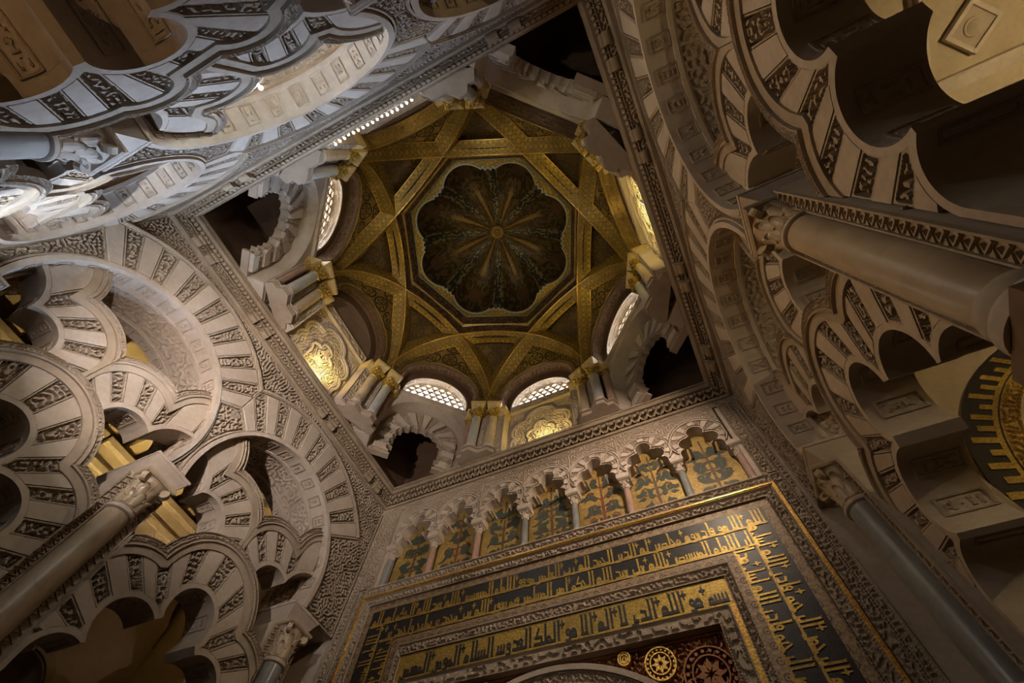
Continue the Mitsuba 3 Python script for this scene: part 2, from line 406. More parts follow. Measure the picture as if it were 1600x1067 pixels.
def capital(r, h, at):
    """Composite capital on a shaft of radius r: collar, bell, two tiers of leaves, corner scrolls and a thin abacus."""
    bell = lathe([(r * 1.02, 0), (r * 1.15, h * 0.03), (r * 1.02, h * 0.07), (r * 1.0, h * 0.1), (r * 1.08, h * 0.5), (r * 1.35, h * 0.86), (r * 1.45, h * 0.9)], 16)
    ms = [bell]
    for tier, (z0, hh, n, cu) in enumerate(((0.08 * h, 0.42 * h, 8, 0.4 * r), (0.3 * h, 0.46 * h, 8, 0.55 * r))):
        lf = leaf(r * 1.03 + 0.05 * r * tier, hh, r * 0.34, cu)
        for k in range(n):
            ms.append(rot_z((lf[0] + [0, 0, z0], lf[1]), 2 * PI * (k + 0.5 * tier) / n))
    for k in range(4):
        sc = trimesh.creation.cylinder(radius=h * 0.13, height=r * 0.42, sections=12)
        v = np.array(sc.vertices)[:, [0, 2, 1]] + [r * 1.62, 0, h * 0.8]
        ms.append(rot_z((v, np.array(sc.faces)), PI / 4 + k * PI / 2))
    s = r * 1.62
    ms.append(prism([[(-s * .93, -s * .93, h * .9), (s * .93, -s * .93, h * .9), (s * .93, s * .93, h * .9), (-s * .93, s * .93, h * .9)],
                     [(-s, -s, h * .94), (s, -s, h * .94), (s, s, h * .94), (-s, s, h * .94)], [(-s, -s, h), (s, -s, h), (s, s, h), (-s, s, h)]]))
    v, f = cat(*ms)
    return v + np.array(at), f

def ordinal(n): return ['first', 'second', 'third', 'fourth', 'fifth', 'sixth', 'seventh', 'eighth', 'ninth', 'tenth', 'eleventh', 'twelfth', 'thirteenth', 'fourteenth', 'fifteenth', 'sixteenth', 'seventeenth'][n]
# ------------------------------------------------------------------ the arcaded walls
ZI, ZC, ZTOP = 5.87, 8.52, 8.72                 # top of the imposts, foot of the cornice, top of the wall behind the cornice
TH = 1.1                                        # thickness of the upper wall
def sector(c, cz, r0, r1, a0, a1):
    return sg.Polygon(np.vstack([arc(c, cz, r0, a0, a1, .04), arc(c, cz, r1, a1, a0, .04)]))

def arcade_wall(fr, wall, side, u0, u1, arches, seed):
    """arches: (key label part, c, cz, r, r_out, half sector in degrees, number of voussoirs)."""
    W = structure(wall)
    face = sg.box(u0, ZI, u1, ZC)
    body = sg.box(u0 - 0.3, ZI, u1 + 0.3, ZTOP)
    holes = []
    mids = [u0] + [(a[1] + a[3] + b[1] - b[3]) / 2 for a, b in zip(arches, arches[1:])] + [u1]
    taken = []
    for (name, c, cz, r, ro, ha, n) in arches:
        hole = sg.Point(c, cz).buffer(r, quad_segs=28).intersection(sg.box(-9, ZI - 1, 9, 9))
        lo = sg.box(c - math.sqrt(r * r - (cz - ZI) ** 2), ZI - 1, c + math.sqrt(r * r - (cz - ZI) ** 2), ZI + .001)
        holes.append(unary_union([hole.intersection(sg.box(-9, ZI, 9, 9)), lo]))
        taken += [sg.Point(c, cz).buffer(r + .075, quad_segs=28), sector(c, cz, r, ro + .075, 90 - ha, 90 + ha)]
    H = unary_union(holes)
    wallm = extrude(body.difference(H), -TH, -0.09)
    scene[W] = mikit.ply(fr(wallm), 'plaster')
    for i, p in enumerate(polys(face.difference(unary_union(taken)))):
        c0 = p.centroid
        near = min(mids, key=lambda m: abs(m - c0.x))
        k = obj('spandrel', fr(relief(p, 0.0, 0.068, 'vine', seed + i, 0.03, 0.0115, ((near, 7), (0, 1)), 0.1)), 'carved', W)
    for q, (name, c, cz, r, ro, ha, n) in enumerate(arches):
        A = thing('horseshoe_arch', name, 'arch', f'horseshoe arches of the {side} wall')
        lim = sg.box(mids[q] + .004, ZI, mids[q + 1] - .004, ZC)
        da = 2 * ha / n
        for i in range(n):
            a0, a1 = 90 - ha + i * da, 90 - ha + (i + 1) * da
            p = sector(c, cz, r + .07, ro, a0 + .12, a1 - .12).intersection(lim)
            if p.is_empty or p.area < .02: continue
            am = math.radians((a0 + a1) / 2)
            if i % 2: obj('voussoir', fr(relief(p, 0.012, 0.07, 'vine', seed * 7 + i, .022, .0105, ((c, cz), (math.cos(am), math.sin(am))), .1)), 'carved', A)
            else: obj('voussoir', fr(bevel_slab(p, -.09, 0.018)), 'plaster', A)
        band = sg.Point(c, cz).buffer(r + .062, quad_segs=28).difference(sg.Point(c, cz).buffer(r, quad_segs=28)).intersection(sg.box(u0, ZI, u1, 9))
        obj('intrados_band', fr(extrude(band, -.09, 0.026)), 'plaster', A)
        ring = sector(c, cz, ro + .008, ro + .065, 90 - ha, 90 + ha).intersection(lim)
        obj('ring_moulding', fr(cat(extrude(ring, -.09, .03), extrude(sector(c, cz, ro + .022, ro + .05, 90 - ha, 90 + ha).intersection(lim), .03, .045))), 'carved', A)
        low = math.degrees(math.asin((ZI + .03 - cz) / r))
        for wa, wb in ((-.05, -.28), (-.90, -1.07)):
            k = 0; a = 90 - da / 2
            angs = sorted({90 + s * j * 2 * da for j in range(0, 9) for s in (-1, 1)})
            for a in angs:
                if low + da / 2 < a < 180 - low - da / 2:
                    obj('soffit_block', fr(soffit_strip(arc(c, cz, r, a + da / 2, a - da / 2), wa, wb, .012, .05, 'vine', seed + int(a), .02, .012)), 'carved', A)
        obj('soffit_panel', fr(soffit_strip(arc(c, cz, r, 180 - low, low), -.34, -.86, .015, .08, 'fine', seed + 5, .03, .0125)), 'carved', A)
        for wz in (-.31, -.885):
            obj('soffit_bead', fr(soffit_strip(arc(c, cz, r, 180 - low, low), wz - .025, wz + .025, .03)), 'plaster', A)
    return W

def column(fr, u, label, shaft_mat, group, impost=.29, z0=3.3, cap=True):
    Cc = thing('column', label, 'column', group)
    w, r = -.15, .15
    P = fr.pt(u, 0, w)
    obj('shaft', lathe([(r * 1.0, z0 + .2), (r * 1.03, z0 + .5), (r * .96, 5.12)], 28, (P[0], P[1], 0)), shaft_mat, Cc, smooth=40)
    obj('collar', lathe([(r * .96, 5.11), (r * 1.13, 5.125), (r * 1.16, 5.15), (r * 1.1, 5.17), (r, 5.18)], 28, (P[0], P[1], 0)), 'plaster', Cc, smooth=40)
    v, f = capital(r * .95, .45, (0, 0, 5.17))
    obj('capital', (v + [P[0], P[1], 0], f), 'marble_tan' if shaft_mat != 'marble_blue' else 'plaster', Cc, 'carved leafy capital')
    b, t, wf, wb = impost - .10, impost, .02, -1.08
    sec = lambda du, w1, w0, z: [(u - du, z, w0), (u + du, z, w0), (u + du, z, w1), (u - du, z, w1)]
    obj('impost', fr(prism([sec(b, wf - .13, wb, 5.61), sec(b + .01, wf - .12, wb, 5.63), sec(t - .012, wf - .01, wb, 5.83), sec(t, wf, wb, 5.835), sec(t, wf, wb, ZI)])), 'plaster', Cc, 'plain tapering impost block')
    base = lathe([(r * 1.3, z0), (r * 1.3, z0 + .05), (r * 1.25, z0 + .08), (r * 1.08, z0 + .11), (r * 1.16, z0 + .15), (r * 1.03, z0 + .2)], 28, (P[0], P[1], 0))
    obj('base', base, 'plaster', Cc, smooth=40)
    obj('lower_impost', fr(prism([sec(.17, -.02, -.98, 2.95), sec(.17, -.02, -.98, 2.98), sec(.22, .02, -1.06, 3.12), sec(.22, .02, -1.06, z0)])), 'dusky', Cc)
    v, f = capital(.17, .42, (P[0], P[1], 2.53)); obj('lower_capital', (v, f), 'dusky', Cc)
    obj('lower_shaft', lathe([(.24, 0), (.24, .1), (.19, .16), (.185, 2.53)], 24, (P[0], P[1], 0)), shaft_mat, Cc, smooth=40)
    # the pier behind the shaft
    pl = thing('pilaster', label.replace('column', 'pier') .replace('grey marble', 'chevron-edged').replace('tan mottled marble', 'chevron-edged').replace('grey-blue marble', 'chevron-edged').replace('pale marble', 'chevron-edged'), 'pilaster', group.replace('columns', 'piers'))
    scene[pl] = mikit.ply(fr(cat(box(u - .27, u + .27, z0, 5.61, -1.02, -.2), box(u - .2, u + .2, 0, 2.95, -.95, -.42))), 'plaster')
    for s in (-1, 1):
        teeth = []
        n = 26; h = (5.55 - z0 - .1) / n
        for i in range(n):
            z = z0 + .1 + i * h; a, b_ = u + s * .175, u + s * .255
            teeth.append(sg.Polygon([(a, z), (b_, z + h * .5), (a, z + h * .55), (a, z + h * .45)] if i % 1 else [(a, z), (b_, z + h * .5), (a, z + h), (a + s * .02, z + h), (b_ + s * .002, z + h * .5 + .012), (a + s * .02, z)]))
            teeth.append(sg.Polygon([(a, z + h * .3), (a + s * .04, z + h * .5), (a, z + h * .7)]))
        edge = [sg.box(min(u + s * .262, u + s * .278), z0, max(u + s * .262, u + s * .278), 5.58), sg.box(min(u + s * .155, u + s * .168), z0, max(u + s * .155, u + s * .168), 5.58)]
        obj('chevron_strip', fr(cat(*[extrude(t_.buffer(0), -.2, -.175) for t_ in teeth], *[extrude(e, -.2, -.17) for e in edge])), 'carved', pl)
    return Cc

def sx(P, k): return np.c_[P[:, 0] * k, P[:, 1]]
def mirror(L): return [np.c_[-p[::-1, 0], p[::-1, 1]] for p in L]

def lobed_arch(fr, name, label, group, c, right_I, right_E, top_I, top_E, units, clip, w0, thick, seed, kl=1.0, kr=1.0, cut=None, mould=.12):
    """A polylobed arch: paired lobes of the inner and the outer line, from the crown to the right springing, mirrored to the left.
    Each pair of lobes is divided into units; voussoirs are carved at every cusp and every second unit."""
    A = thing(name, label, 'arch', group)
    I = [sx(p, kl) for p in mirror(right_I)[::-1]] + [sx(top_I, 1.0)] + [sx(p, kr) for p in right_I]
    E = [sx(p, kl) for p in mirror(right_E)[::-1]] + [sx(top_E, 1.0)] + [sx(p, kr) for p in right_E]
    # order: left springing ... crown ... right springing
    nr = len(right_I)
    I = [np.c_[p[:, 0] + c, p[:, 1]] for p in I]; E = [np.c_[p[:, 0] + c, p[:, 1]] for p in E]
    un = units[::-1][:nr] + [units[0]] + units[1:] if False else [units[i] for i in range(nr, 0, -1)] + [units[0]] + [units[i] for i in range(1, nr + 1)]
    iall, eall = np.vstack(I), np.vstack(E)
    opening = sg.Polygon(np.vstack([iall, [[iall[-1, 0], 3.0], [iall[0, 0], 3.0]]])).buffer(0)
    solid = sg.Polygon(np.vstack([eall, [[eall[-1, 0], 3.0], [eall[0, 0], 3.0]]])).buffer(0)
    zb = min(iall[:, 1].min(), eall[:, 1].min())
    above = clip.intersection(sg.box(-20, zb, 20, 12))
    archp = solid.difference(opening).intersection(above)
    if cut is not None: archp = archp.difference(cut)
    obj('arch_core', fr(extrude(archp, w0 - thick, w0 - .078)), 'plaster', A)
    inner = opening.buffer(.055, join_style=1)
    # moulding along the outer line
    m1 = solid.buffer(.05, join_style=2, mitre_limit=2).difference(solid); m2 = solid.buffer(mould, join_style=2, mitre_limit=2).difference(solid.buffer(.05, join_style=2, mitre_limit=2))
    m0 = solid.difference(solid.buffer(-.09, join_style=2))
    z_ok = above if cut is None else above.difference(cut)
    z_ok = z_ok.intersection(sg.box(-20, zb + .02, 20, 12))
    f = lambda g: g.intersection(z_ok).difference(opening)
    obj('outer_moulding', fr(cat(*[m for m in (relief(f(m1), w0 + .06, .022, 'tiny', seed + 1, .009, .0105, None, thick), extrude(f(m0), w0 - .03, w0 + .03), relief(f(m2), w0 + .035, .032, 'tiny', seed, .010, .0105, None, .09)) if m is not None])), 'carved', A)
    edge = inner.difference(opening.buffer(.001)).intersection(archp)
    if not edge.is_empty: obj('intrados_band', fr(extrude(edge, w0 - .078, w0 + .006)), 'plaster', A)
    g = lambda P, t, x0, x1: np.vstack([[np.interp(x0 * t[-1], t, P[:, 0]), np.interp(x0 * t[-1], t, P[:, 1])], P[(t > x0 * t[-1] + 1e-6) & (t < x1 * t[-1] - 1e-6)], [np.interp(x1 * t[-1], t, P[:, 0]), np.interp(x1 * t[-1], t, P[:, 1])]])
    pieces, border = [], solid.difference(solid.buffer(-.05))
    for k, (pi, pe) in enumerate(zip(I, E)):
        Pi, ti = resample(pi, .02); Pe, te = resample(pe, .02)
        n = un[k]; cuts = [0, .5] + [.5 + i for i in range(1, n)] + [n]
        for s, (a, b) in enumerate(zip(cuts[:-1], cuts[1:])):
            qi, qe = g(Pi, ti, a / n, b / n), g(Pe, te, a / n, b / n)
            p = sg.Polygon(np.vstack([qi, qe[::-1]])).buffer(0)
            ax = ((qi[len(qi) // 2] + qe[len(qe) // 2]) / 2, qe[len(qe) // 2] - qi[len(qi) // 2])
            seg = g(Pi, ti, max(a, .12) / n, min(b, n - .12) / n)
            if s == 0 and pieces and pieces[-1][1]:        # the carved half on each side of a cusp is one block
                q = pieces[-1]; cus = (qi[0] + qe[0]) / 2; mid_ = sg.MultiPoint([last[0], qi[0], qe[0], last[1]]).convex_hull
                pieces[-1] = (unary_union([q[0].buffer(.008), p.buffer(.008), mid_.buffer(.008)]).buffer(-.008), True, (cus, qe[0] - qi[0]), q[3] + [seg])
            else: pieces.append((p, s % 2 == 0, ax, [seg]))
            last = (qi[-1], qe[-1])
    for i, (p, carved, ax, segs) in enumerate(pieces):
        p = p.intersection(archp).buffer(-.004).difference(border).difference(inner)
        p = max(polys(p), key=lambda x: x.area, default=None)
        if p is None or p.area < .006: continue
        if not carved:
            obj('voussoir', fr(bevel_slab(p, w0 - .078, w0 + .01)), 'plaster', A); continue
        obj('voussoir', fr(relief(p, w0 + .004, .068, 'vine', seed * 13 + i, .018, .0105, ax, .08)), 'carved', A)
        for seg in segs:
            m = sg.LineString(seg).intersection(clip)
            if (cut is None or not cut.intersects(sg.Point(seg[len(seg) // 2]))) and not m.is_empty and m.geom_type == 'LineString' and m.length > .08:
                obj('soffit_panel', fr(soffit_strip(np.array(m.coords), w0 - .09, w0 - thick + .03, .008, .05, 'vine', seed + i, .018, .015)), 'carved', A)
    return A

# lobes of the lower arch (rel. to its middle), right half, from the crown outwards
D_E0, D_I0 = arc(0, 5.02, .72, 173, 7, .03), arc(0, 4.86, .315, 212, -32, .03)
D_ER = [arc(.75, 4.52, .585, 93, -22, .03), np.array([(1.3, 4.3), (1.3, 3.5)])]
D_IR = [arc(.53, 4.37, .32, 128, -48, .03), np.vstack([arc(.85, 3.83, .28, 105, 0, .03), [(1.13, 3.5)]])]
B_E0, B_I0 = np.vstack([arc(-.475, 5.27, .315, 160, 20, .03), arc(.475, 5.27, .315, 160, 20, .03)]), arc(0, 4.82, .31, 212, -32, .03)
B_ER = [arc(.60, 4.80, .58, 72, -20, .03), np.array([(1.3, 4.5), (1.3, 3.5)])]
# lobes of the upper interlaced arch (rel. to its column), right half
A_E0, A_I0 = arc(0, 6.5, .63, 172, 8, .03), arc(0, 5.9, .53, 169, 11, .03)
A_ER = [np.vstack([arc(.9, 5.98, .6, 116, 5, .03), [(1.49, 5.5)]])]
A_IR = [np.vstack([arc(.72, 5.75, .32, 128, 0, .03), [(1.04, 5.4)]])]
C_E0, C_I0 = arc(.0, 6.2, .66, 178, 2, .03), arc(0, 5.55, .61, 166, 14, .03)
C_ER = [np.vstack([arc(1.03, 5.9, .40, 137, 22, .03), [(1.41, 5.5)]])]
C_IR = [np.vstack([arc(.83, 5.4, .38, 129, 10, .03), [(1.22, 5.2)]])]

names = {'left': 'left', 'right': 'right'}
for side, fr, sd, shafts in (('left', FL, 100, ('marble_grey', 'marble_tan', 'marble_grey')), ('right', FR, 300, ('marble_tan', 'marble_tan', 'marble_grey'))):
    m0, m1, COLS, ws = (-1.71, 1.20, (-3.17, -.26, 2.65), -.10) if side == 'left' else (-1.82, 1.10, (-3.27, -.36, 2.60), -.27)
    arcade_wall(fr, f'wall_{side}', side, -3.3, 3.3, [
        (f'large striped horseshoe arch of the {side} wall, away from the gold inscriptions', m0, 6.22, 1.34, 2.10, 54, 15),
        (f'large striped horseshoe arch of the {side} wall, next to the gold inscriptions', m1, 6.22, 1.35, 2.10, 54, 15)], sd)
    for i, u in enumerate(COLS):
        where = ('in the corner away from the gold inscriptions', 'standing between the two large horseshoe arches', 'beside the gold inscription frame')[i]
        column(fr, u, f'{"tan mottled" if shafts[i] == "marble_tan" else "grey"} marble column of the {side} wall {where}', shafts[i], f'columns of the {side} wall')
    if side == 'left': pass
    for i, c in enumerate((m0, m1)):
        where = ('away from the gold inscriptions', 'next to the gold inscriptions')[i]
        clip = sg.box(c - 1.18, 3.0, c + 1.18, 9)
        lobed_arch(fr, 'lobed_arch', f'lower striped lobed arch of the {side} wall, {where}', f'lower lobed arches of the {side} wall', c, D_IR, D_ER, D_I0, D_E0, [8, 6, 4], clip, ws, .48, sd + 20 + i)
    Ds = unary_union([sg.Polygon(np.vstack([*[np.c_[-p[::-1, 0] + c, p[::-1, 1]] for p in D_ER[::-1]], D_E0 + [c, 0], *[p + [c, 0] for p in D_ER], [[c + 1.3, 3], [c - 1.3, 3]]])).buffer(0) for c in (m0, m1)]).buffer(.125, join_style=2)
    posts = unary_union([sg.box(u - .27, 3, u + .27, 5.62) for u in COLS] + [sg.box(u - .30, 5.6, u + .30, 5.88) for u in COLS])
    for i, u in enumerate(COLS):
        clip = sg.box(max(-3.3, u - 1.45), 3, min(3.3, u + 1.45), 9).difference(posts)
        where = ('rising from the corner column', 'crossing behind the middle column', 'rising beside the inscription wall')[i]
        lobed_arch(fr, 'interlaced_arch', f'upper interlaced arch of the {side} wall, {where}', f'interlaced arches of the {side} wall', u, A_IR, A_ER, A_I0, A_E0, [4, 8], clip, ws - .02, .44, sd + 40 + i, cut=Ds)

# the wall opposite the inscriptions
XB = .10
arcade_wall(FB, 'wall_back', 'back', -3.5, XR, [
    ('smaller bluish horseshoe arch in the left corner, opposite the inscriptions', -2.46, 6.6, 1.0, 1.55, 54, 13),
    ('wide horseshoe arch with a brightly lit carved underside, opposite the inscriptions', XB, 6.33, 1.21, 1.85, 54, 15),
    ('smaller horseshoe arch in the right corner, opposite the inscriptions', 2.66, 6.6, 1.0, 1.55, 54, 13)], 500)
BC = (-3.42, XB - 1.41, XB + 1.41, 3.58)
for i, u in enumerate(BC[1:3]):
    column(FB, u, 'grey-blue marble column left of the brightly lit carved arch' if i == 0 else 'pale marble column right of the brightly lit carved arch', 'marble_blue', 'columns of the wall opposite the inscriptions', .31)
for i, (c, k) in enumerate(((-2.40, .72), (XB, 1.0), (2.60, .72))):
    clip = sg.box(c - (1.14 if i == 1 else .82), 3.0, c + (1.14 if i == 1 else .82), 9)
    sc = lambda L: [sx(p, k) for p in L]
    lobed_arch(FB, 'lobed_arch', ('lower lobed arch of bluish stone in the left corner opposite the inscriptions', 'lower lobed arch under the brightly lit carved arch', 'lower lobed arch in the right corner opposite the inscriptions')[i], 'lower lobed arches opposite the inscriptions', c, sc(D_IR), sc(B_ER if i == 1 else D_ER), sx(B_I0, k), sx(B_E0 if i == 1 else D_E0, k), [8, 6, 4], clip, -.10, .5, 520 + i)
def outline(c, k, e0, er): return sg.Polygon(np.vstack([*[np.c_[-p[::-1, 0] * k + c, p[::-1, 1]] for p in er[::-1]], sx(e0, k) + [c, 0], *[sx(p, k) + [c, 0] for p in er], [[c + 1.3 * k, 3], [c - 1.3 * k, 3]]])).buffer(0)
Db = unary_union([outline(-2.40, .72, D_E0, D_ER), outline(XB, 1, B_E0, B_ER), outline(2.60, .72, D_E0, D_ER)]).buffer(.125, join_style=2)
posts = unary_union([sg.box(u - .27, 3, u + .27, 5.62) for u in BC] + [sg.box(u - .32, 5.6, u + .32, 5.88) for u in BC[1:3]])
for i, u in enumerate(BC[1:3]):
    kl, kr = (.74, 1.0) if i == 0 else (1.0, .74)
    clip = sg.box(max(-3.5, u - 1.41 * kl), 3, min(XR, u + 1.41 * kr), 9).difference(posts)
    lobed_arch(FB, 'interlaced_arch', ('interlaced lobed arch crossing behind the grey-blue column', 'interlaced lobed arch right of the brightly lit carved arch')[i], 'interlaced arches opposite the inscriptions', u, C_IR, C_ER, C_I0, C_E0, [4, 8], clip, -.12, .46, 540 + i, kl, kr, cut=Db)
for i, (u, k) in enumerate(((BC[0], .74), (BC[3], .74))):
    clip = sg.box(max(-3.5, u - 1.04), 3, min(XR, u + 1.04), 9).difference(posts)
    lobed_arch(FB, 'interlaced_arch', ('overlit interlaced half arch in the left corner, opposite the inscriptions', 'interlaced half arch in the right corner, opposite the inscriptions')[i], 'interlaced arches opposite the inscriptions', u, A_IR, A_ER, A_I0, A_E0, [4, 8], clip, -.12, .46, 550 + i, k, k, cut=Db)
# ------------------------------------------------------------------ cornices under the dome
def sloped(fr, m, w0, z0, w1, z1):
    """Maps a relief made in (u, t, h) onto the sloping face from (w0, z0) to (w1, z1); h stands out of it."""
    L = math.hypot(w1 - w0, z1 - z0); dw, dz = (w1 - w0) / L, (z1 - z0) / L
    v = np.asarray(m[0]); u, t, h = v.T
    return fr((np.c_[u, z0 + t * dz - h * dw, w0 + t * dw + h * dz], m[1]))
def profile_run(fr, prof, u0, u1):
    """Extrudes the closed profile of (w, z) points along u."""
    p = trimesh.creation.extrude_polygon(sg.Polygon(prof), 1.0, engine='earcut')
    v = np.array(p.vertices)
    return fr((np.c_[u0 + (u1 - u0) * v[:, 2], v[:, 1], v[:, 0]], np.array(p.faces)[:, ::-1]))
for n, (fr, u0, u1, W, pairs) in enumerate(((FL, -3.3, 3.3, .20, (-1.15, .95, 2.6, -2.6)), (FR, -3.3, 3.3, .32, (-1.15, .95, -2.4, 2.5)), (FB, -3.5, XR, .18, (-2.2, 2.3)), (FQ, -3.5, XR, .18, ()))):
    k = W / .2
    tr = structure(f'trim_{n + 1}')
    P = [(-.3, 8.49), (.035 * k, 8.49), (.055 * k, 8.53), (.04 * k, 8.545), (-.03, 8.55), (-.03, 8.66), (.12 * k, 8.755), (.10 * k, 8.765), (.175 * k, 8.757), (W, 8.79), (W, 8.83), (W - .03, 8.835), (W - .03, 8.86), (W, 8.865), (W, 8.92), (.1, 8.95), (-.3, 8.95)]
    scene[tr] = mikit.ply(profile_run(fr, P, u0 - .05, u1 + .05), 'cornice_stone')
    L = math.hypot(.12 * k, .2)
    if fr in (FL, FR, FB):
        obj('carved_band', sloped(fr, relief(sg.box(u0, .012, u1, L * .62), .018, .045, 'vine', 60 + n, .014, .0115, None, .08), .03 * k, 8.55, .15 * k, 8.75), 'cornice_stone', tr)
        beads = [sg.Point(u, L * .82).buffer(.03, quad_segs=2) for u in np.arange(u0 + .05, u1, .08)]
        obj('bead_row', sloped(fr, cat(*[extrude(b, -.09, .03) for b in beads]), .03 * k, 8.55, .15 * k, 8.75), 'cornice_stone', tr, kind='stuff')
    else:
        palm = []
        for u in np.arange(u0 + .06, u1, .15):
            palm += [sg.Polygon([(u, .02), (u + .07, L * .55), (u + .14, .02), (u + .10, .02), (u + .07, L * .3), (u + .04, .02)]), sg.Point(u, L * .7).buffer(.03, quad_segs=3), sg.Polygon([(u + .045, L * .9), (u + .07, L * .6), (u + .095, L * .9)])]
        obj('palmette_row', sloped(fr, cat(*[extrude(b.buffer(0), -.07, .03) for b in palm]), .03 * k, 8.55, .15 * k, 8.75), 'cornice_stone', tr, kind='stuff')
    for c in pairs:
        for s in (-.16, .16):
            ms = []
            for dz, r, ww in ((8.56, .06, .12 * k), (8.64, .045, .15 * k)):
                cy = trimesh.creation.cylinder(radius=r, height=.16, sections=14)
                v = np.array(cy.vertices); ms.append((np.c_[v[:, 2] + c + s, v[:, 0] + dz, v[:, 1] + ww - .04], np.array(cy.faces)))
            ms.append(prism([[(c + s - .07, 8.53, .0), (c + s + .07, 8.53, .0), (c + s + .07, 8.53, .07 * k), (c + s - .07, 8.53, .07 * k)], [(c + s - .07, 8.72, .0), (c + s + .07, 8.72, .0), (c + s + .07, 8.72, .15 * k), (c + s - .07, 8.72, .15 * k)]]))
            obj('scroll_bracket', fr(cat(*ms)), 'cornice_stone', tr, smooth=40)

# ------------------------------------------------------------------ the wall of gold inscriptions
CX = .13
wf = structure('wall_front')
scene[wf] = mikit.ply(FQ(cat(box(-3.8, 3.95, 0, 8.9, -1.2, -.26), box(-3.8, CX - 3.13, 0, 8.5, -.27, -.04), box(CX + 3.13, 3.95, 0, 8.5, -.27, -.04), box(CX - 3.2, CX + 3.2, 0, 6.5, -.27, -.16))), 'plaster')
obj('carved_band', FQ(relief(sg.box(-3.5, 8.36, XR, 8.5), 0.0, .025, 'tiny', 71, .02, .018, None, .1)), 'carved', wf)
for s, (a, b) in enumerate(((-3.48, -3.32), (-3.31, -3.05), (3.32, 3.50), (3.51, 3.64))):
    obj('carved_strip', FQ(relief(sg.box(a, 6.62 if s in (1, 2) else 3.5, b, 8.35), 0.0, .03, 'vine', 72 + s, .025, .018, ((((a + b) / 2), 5), (0, 1)), .05)), 'carved', wf)
obj('carved_strip', FQ(relief(sg.box(CX - 3.42, 3.5, CX - 3.25, 6.6), -.01, .03, 'vine', 82, .02, .018, ((CX - 3.33, 5), (0, 1)), .06)), 'carved', wf)
obj('carved_strip', FQ(relief(sg.box(CX + 3.25, 3.5, CX + 3.42, 6.6), -.01, .03, 'vine', 83, .02, .018, ((CX + 3.33, 5), (0, 1)), .06)), 'carved', wf)

PITCH = .884
centres = [CX + (i - 3) * PITCH for i in range(7)]
def trefoil(c, g=0.0):
    return unary_union([sg.Point(c, 7.92).buffer(.13 + g), sg.Point(c - .19, 7.70).buffer(.125 + g), sg.Point(c + .19, 7.70).buffer(.125 + g), sg.Point(c - .245, 7.49).buffer(.095 + g), sg.Point(c + .245, 7.49).buffer(.095 + g), sg.box(c - .335 - g, 7.3, c + .335 + g, 7.47), sg.box(c - .16, 7.4, c + .16, 7.84)])

def motif(c, seed):
    """Plant of stems, scrolls and leaves, mirrored about x = c; returns (stems, leaves)."""
    r = random.Random(seed); st, lf = [], []
    def drop(x, z, a, l, w):
        t = np.linspace(0, 1, 6); p = np.c_[l * t, w * np.sin(PI * t) ** 1.2 * (1.2 - t)]
        q = np.vstack([p, np.c_[p[::-1, 0], -p[::-1, 1]]]); ca, sa = math.cos(a), math.sin(a)
        return sg.Polygon(np.c_[x + q[:, 0] * ca - q[:, 1] * sa, z + q[:, 0] * sa + q[:, 1] * ca]).buffer(0)
    def comma(x, z, a, k, m=1):
        t = np.linspace(0, 1, 9); th_ = t * 2.1
        cl = np.c_[.15 * np.sin(th_), m * (.15 - .15 * np.cos(th_))]; nn = np.c_[-m * np.sin(th_), np.cos(th_)]; wd = (.05 * (1 - t) ** .8)[:, None]
        tail = np.vstack([cl + nn * wd, (cl - nn * wd)[::-1]])
        q = sg.Polygon(tail).buffer(0).union(sg.Point(0, 0).buffer(.055, quad_segs=4)).difference(sg.Point(.0, .0).buffer(.02, quad_segs=3))
        return affinity.translate(affinity.rotate(affinity.scale(q, k, k, origin=(0, 0)), math.degrees(a), origin=(0, 0)), x, z)
    st.append(sg.LineString([(0, 6.62), (.012, 7.1), (0, 7.55), (0, 7.9)]).buffer(.013, quad_segs=1))
    z = 6.70
    while z < 7.75:
        w = .27 if z < 7.3 else .17
        R = r.uniform(.09, .13) * (1 if z < 7.3 else .7); up = r.choice((1, 1, -1))
        t = np.linspace(0, 1, 14)
        sp = np.c_[w - R + R * (1 - .75 * t) * np.cos(up * (-PI / 2 + t * 4.6)), z + .12 + up * R * 0 + R * (1 - .75 * t) * np.sin(up * (-PI / 2 + t * 4.6))]
        line = np.vstack([[(0, z - .02)], [(w * .4, z - .01 if up > 0 else z + .08)], sp])
        st.append(sg.LineString(line).buffer(.014, quad_segs=1))
        e = line[-1]; lf.append(drop(e[0], e[1], r.uniform(0, 6.3), .10, .045))
        lf.append(comma(w * r.uniform(.6, .85), z + .13, r.uniform(-2.2, -.6), r.uniform(.8, 1.0), r.choice((-1, 1))))
        lf.append(comma(w * r.uniform(.3, .5), z + .03, r.uniform(0.3, 1.4), r.uniform(.6, .8), r.choice((-1, 1))))
        a = r.uniform(-.3, 1.2); lf.append(drop(w * r.uniform(.2, .9), z + r.uniform(-.02, .1), a, r.uniform(.10, .14), r.uniform(.03, .045)))
        lf.append(sg.Point(.05 + r.uniform(0, .1), z + .17).buffer(.022, quad_segs=3))
        z += r.uniform(.25, .31)
    lim = trefoil(0, .04).union(sg.box(-.33, 6.6, .33, 7.4))
    def both(L):
        g = unary_union([x.intersection(lim) for x in L if not x.is_empty])
        g = unary_union([g, affinity.scale(g, -1, 1, origin=(0, 0))])
        return affinity.translate(g, c, 0)
    return both(st), both(lf)

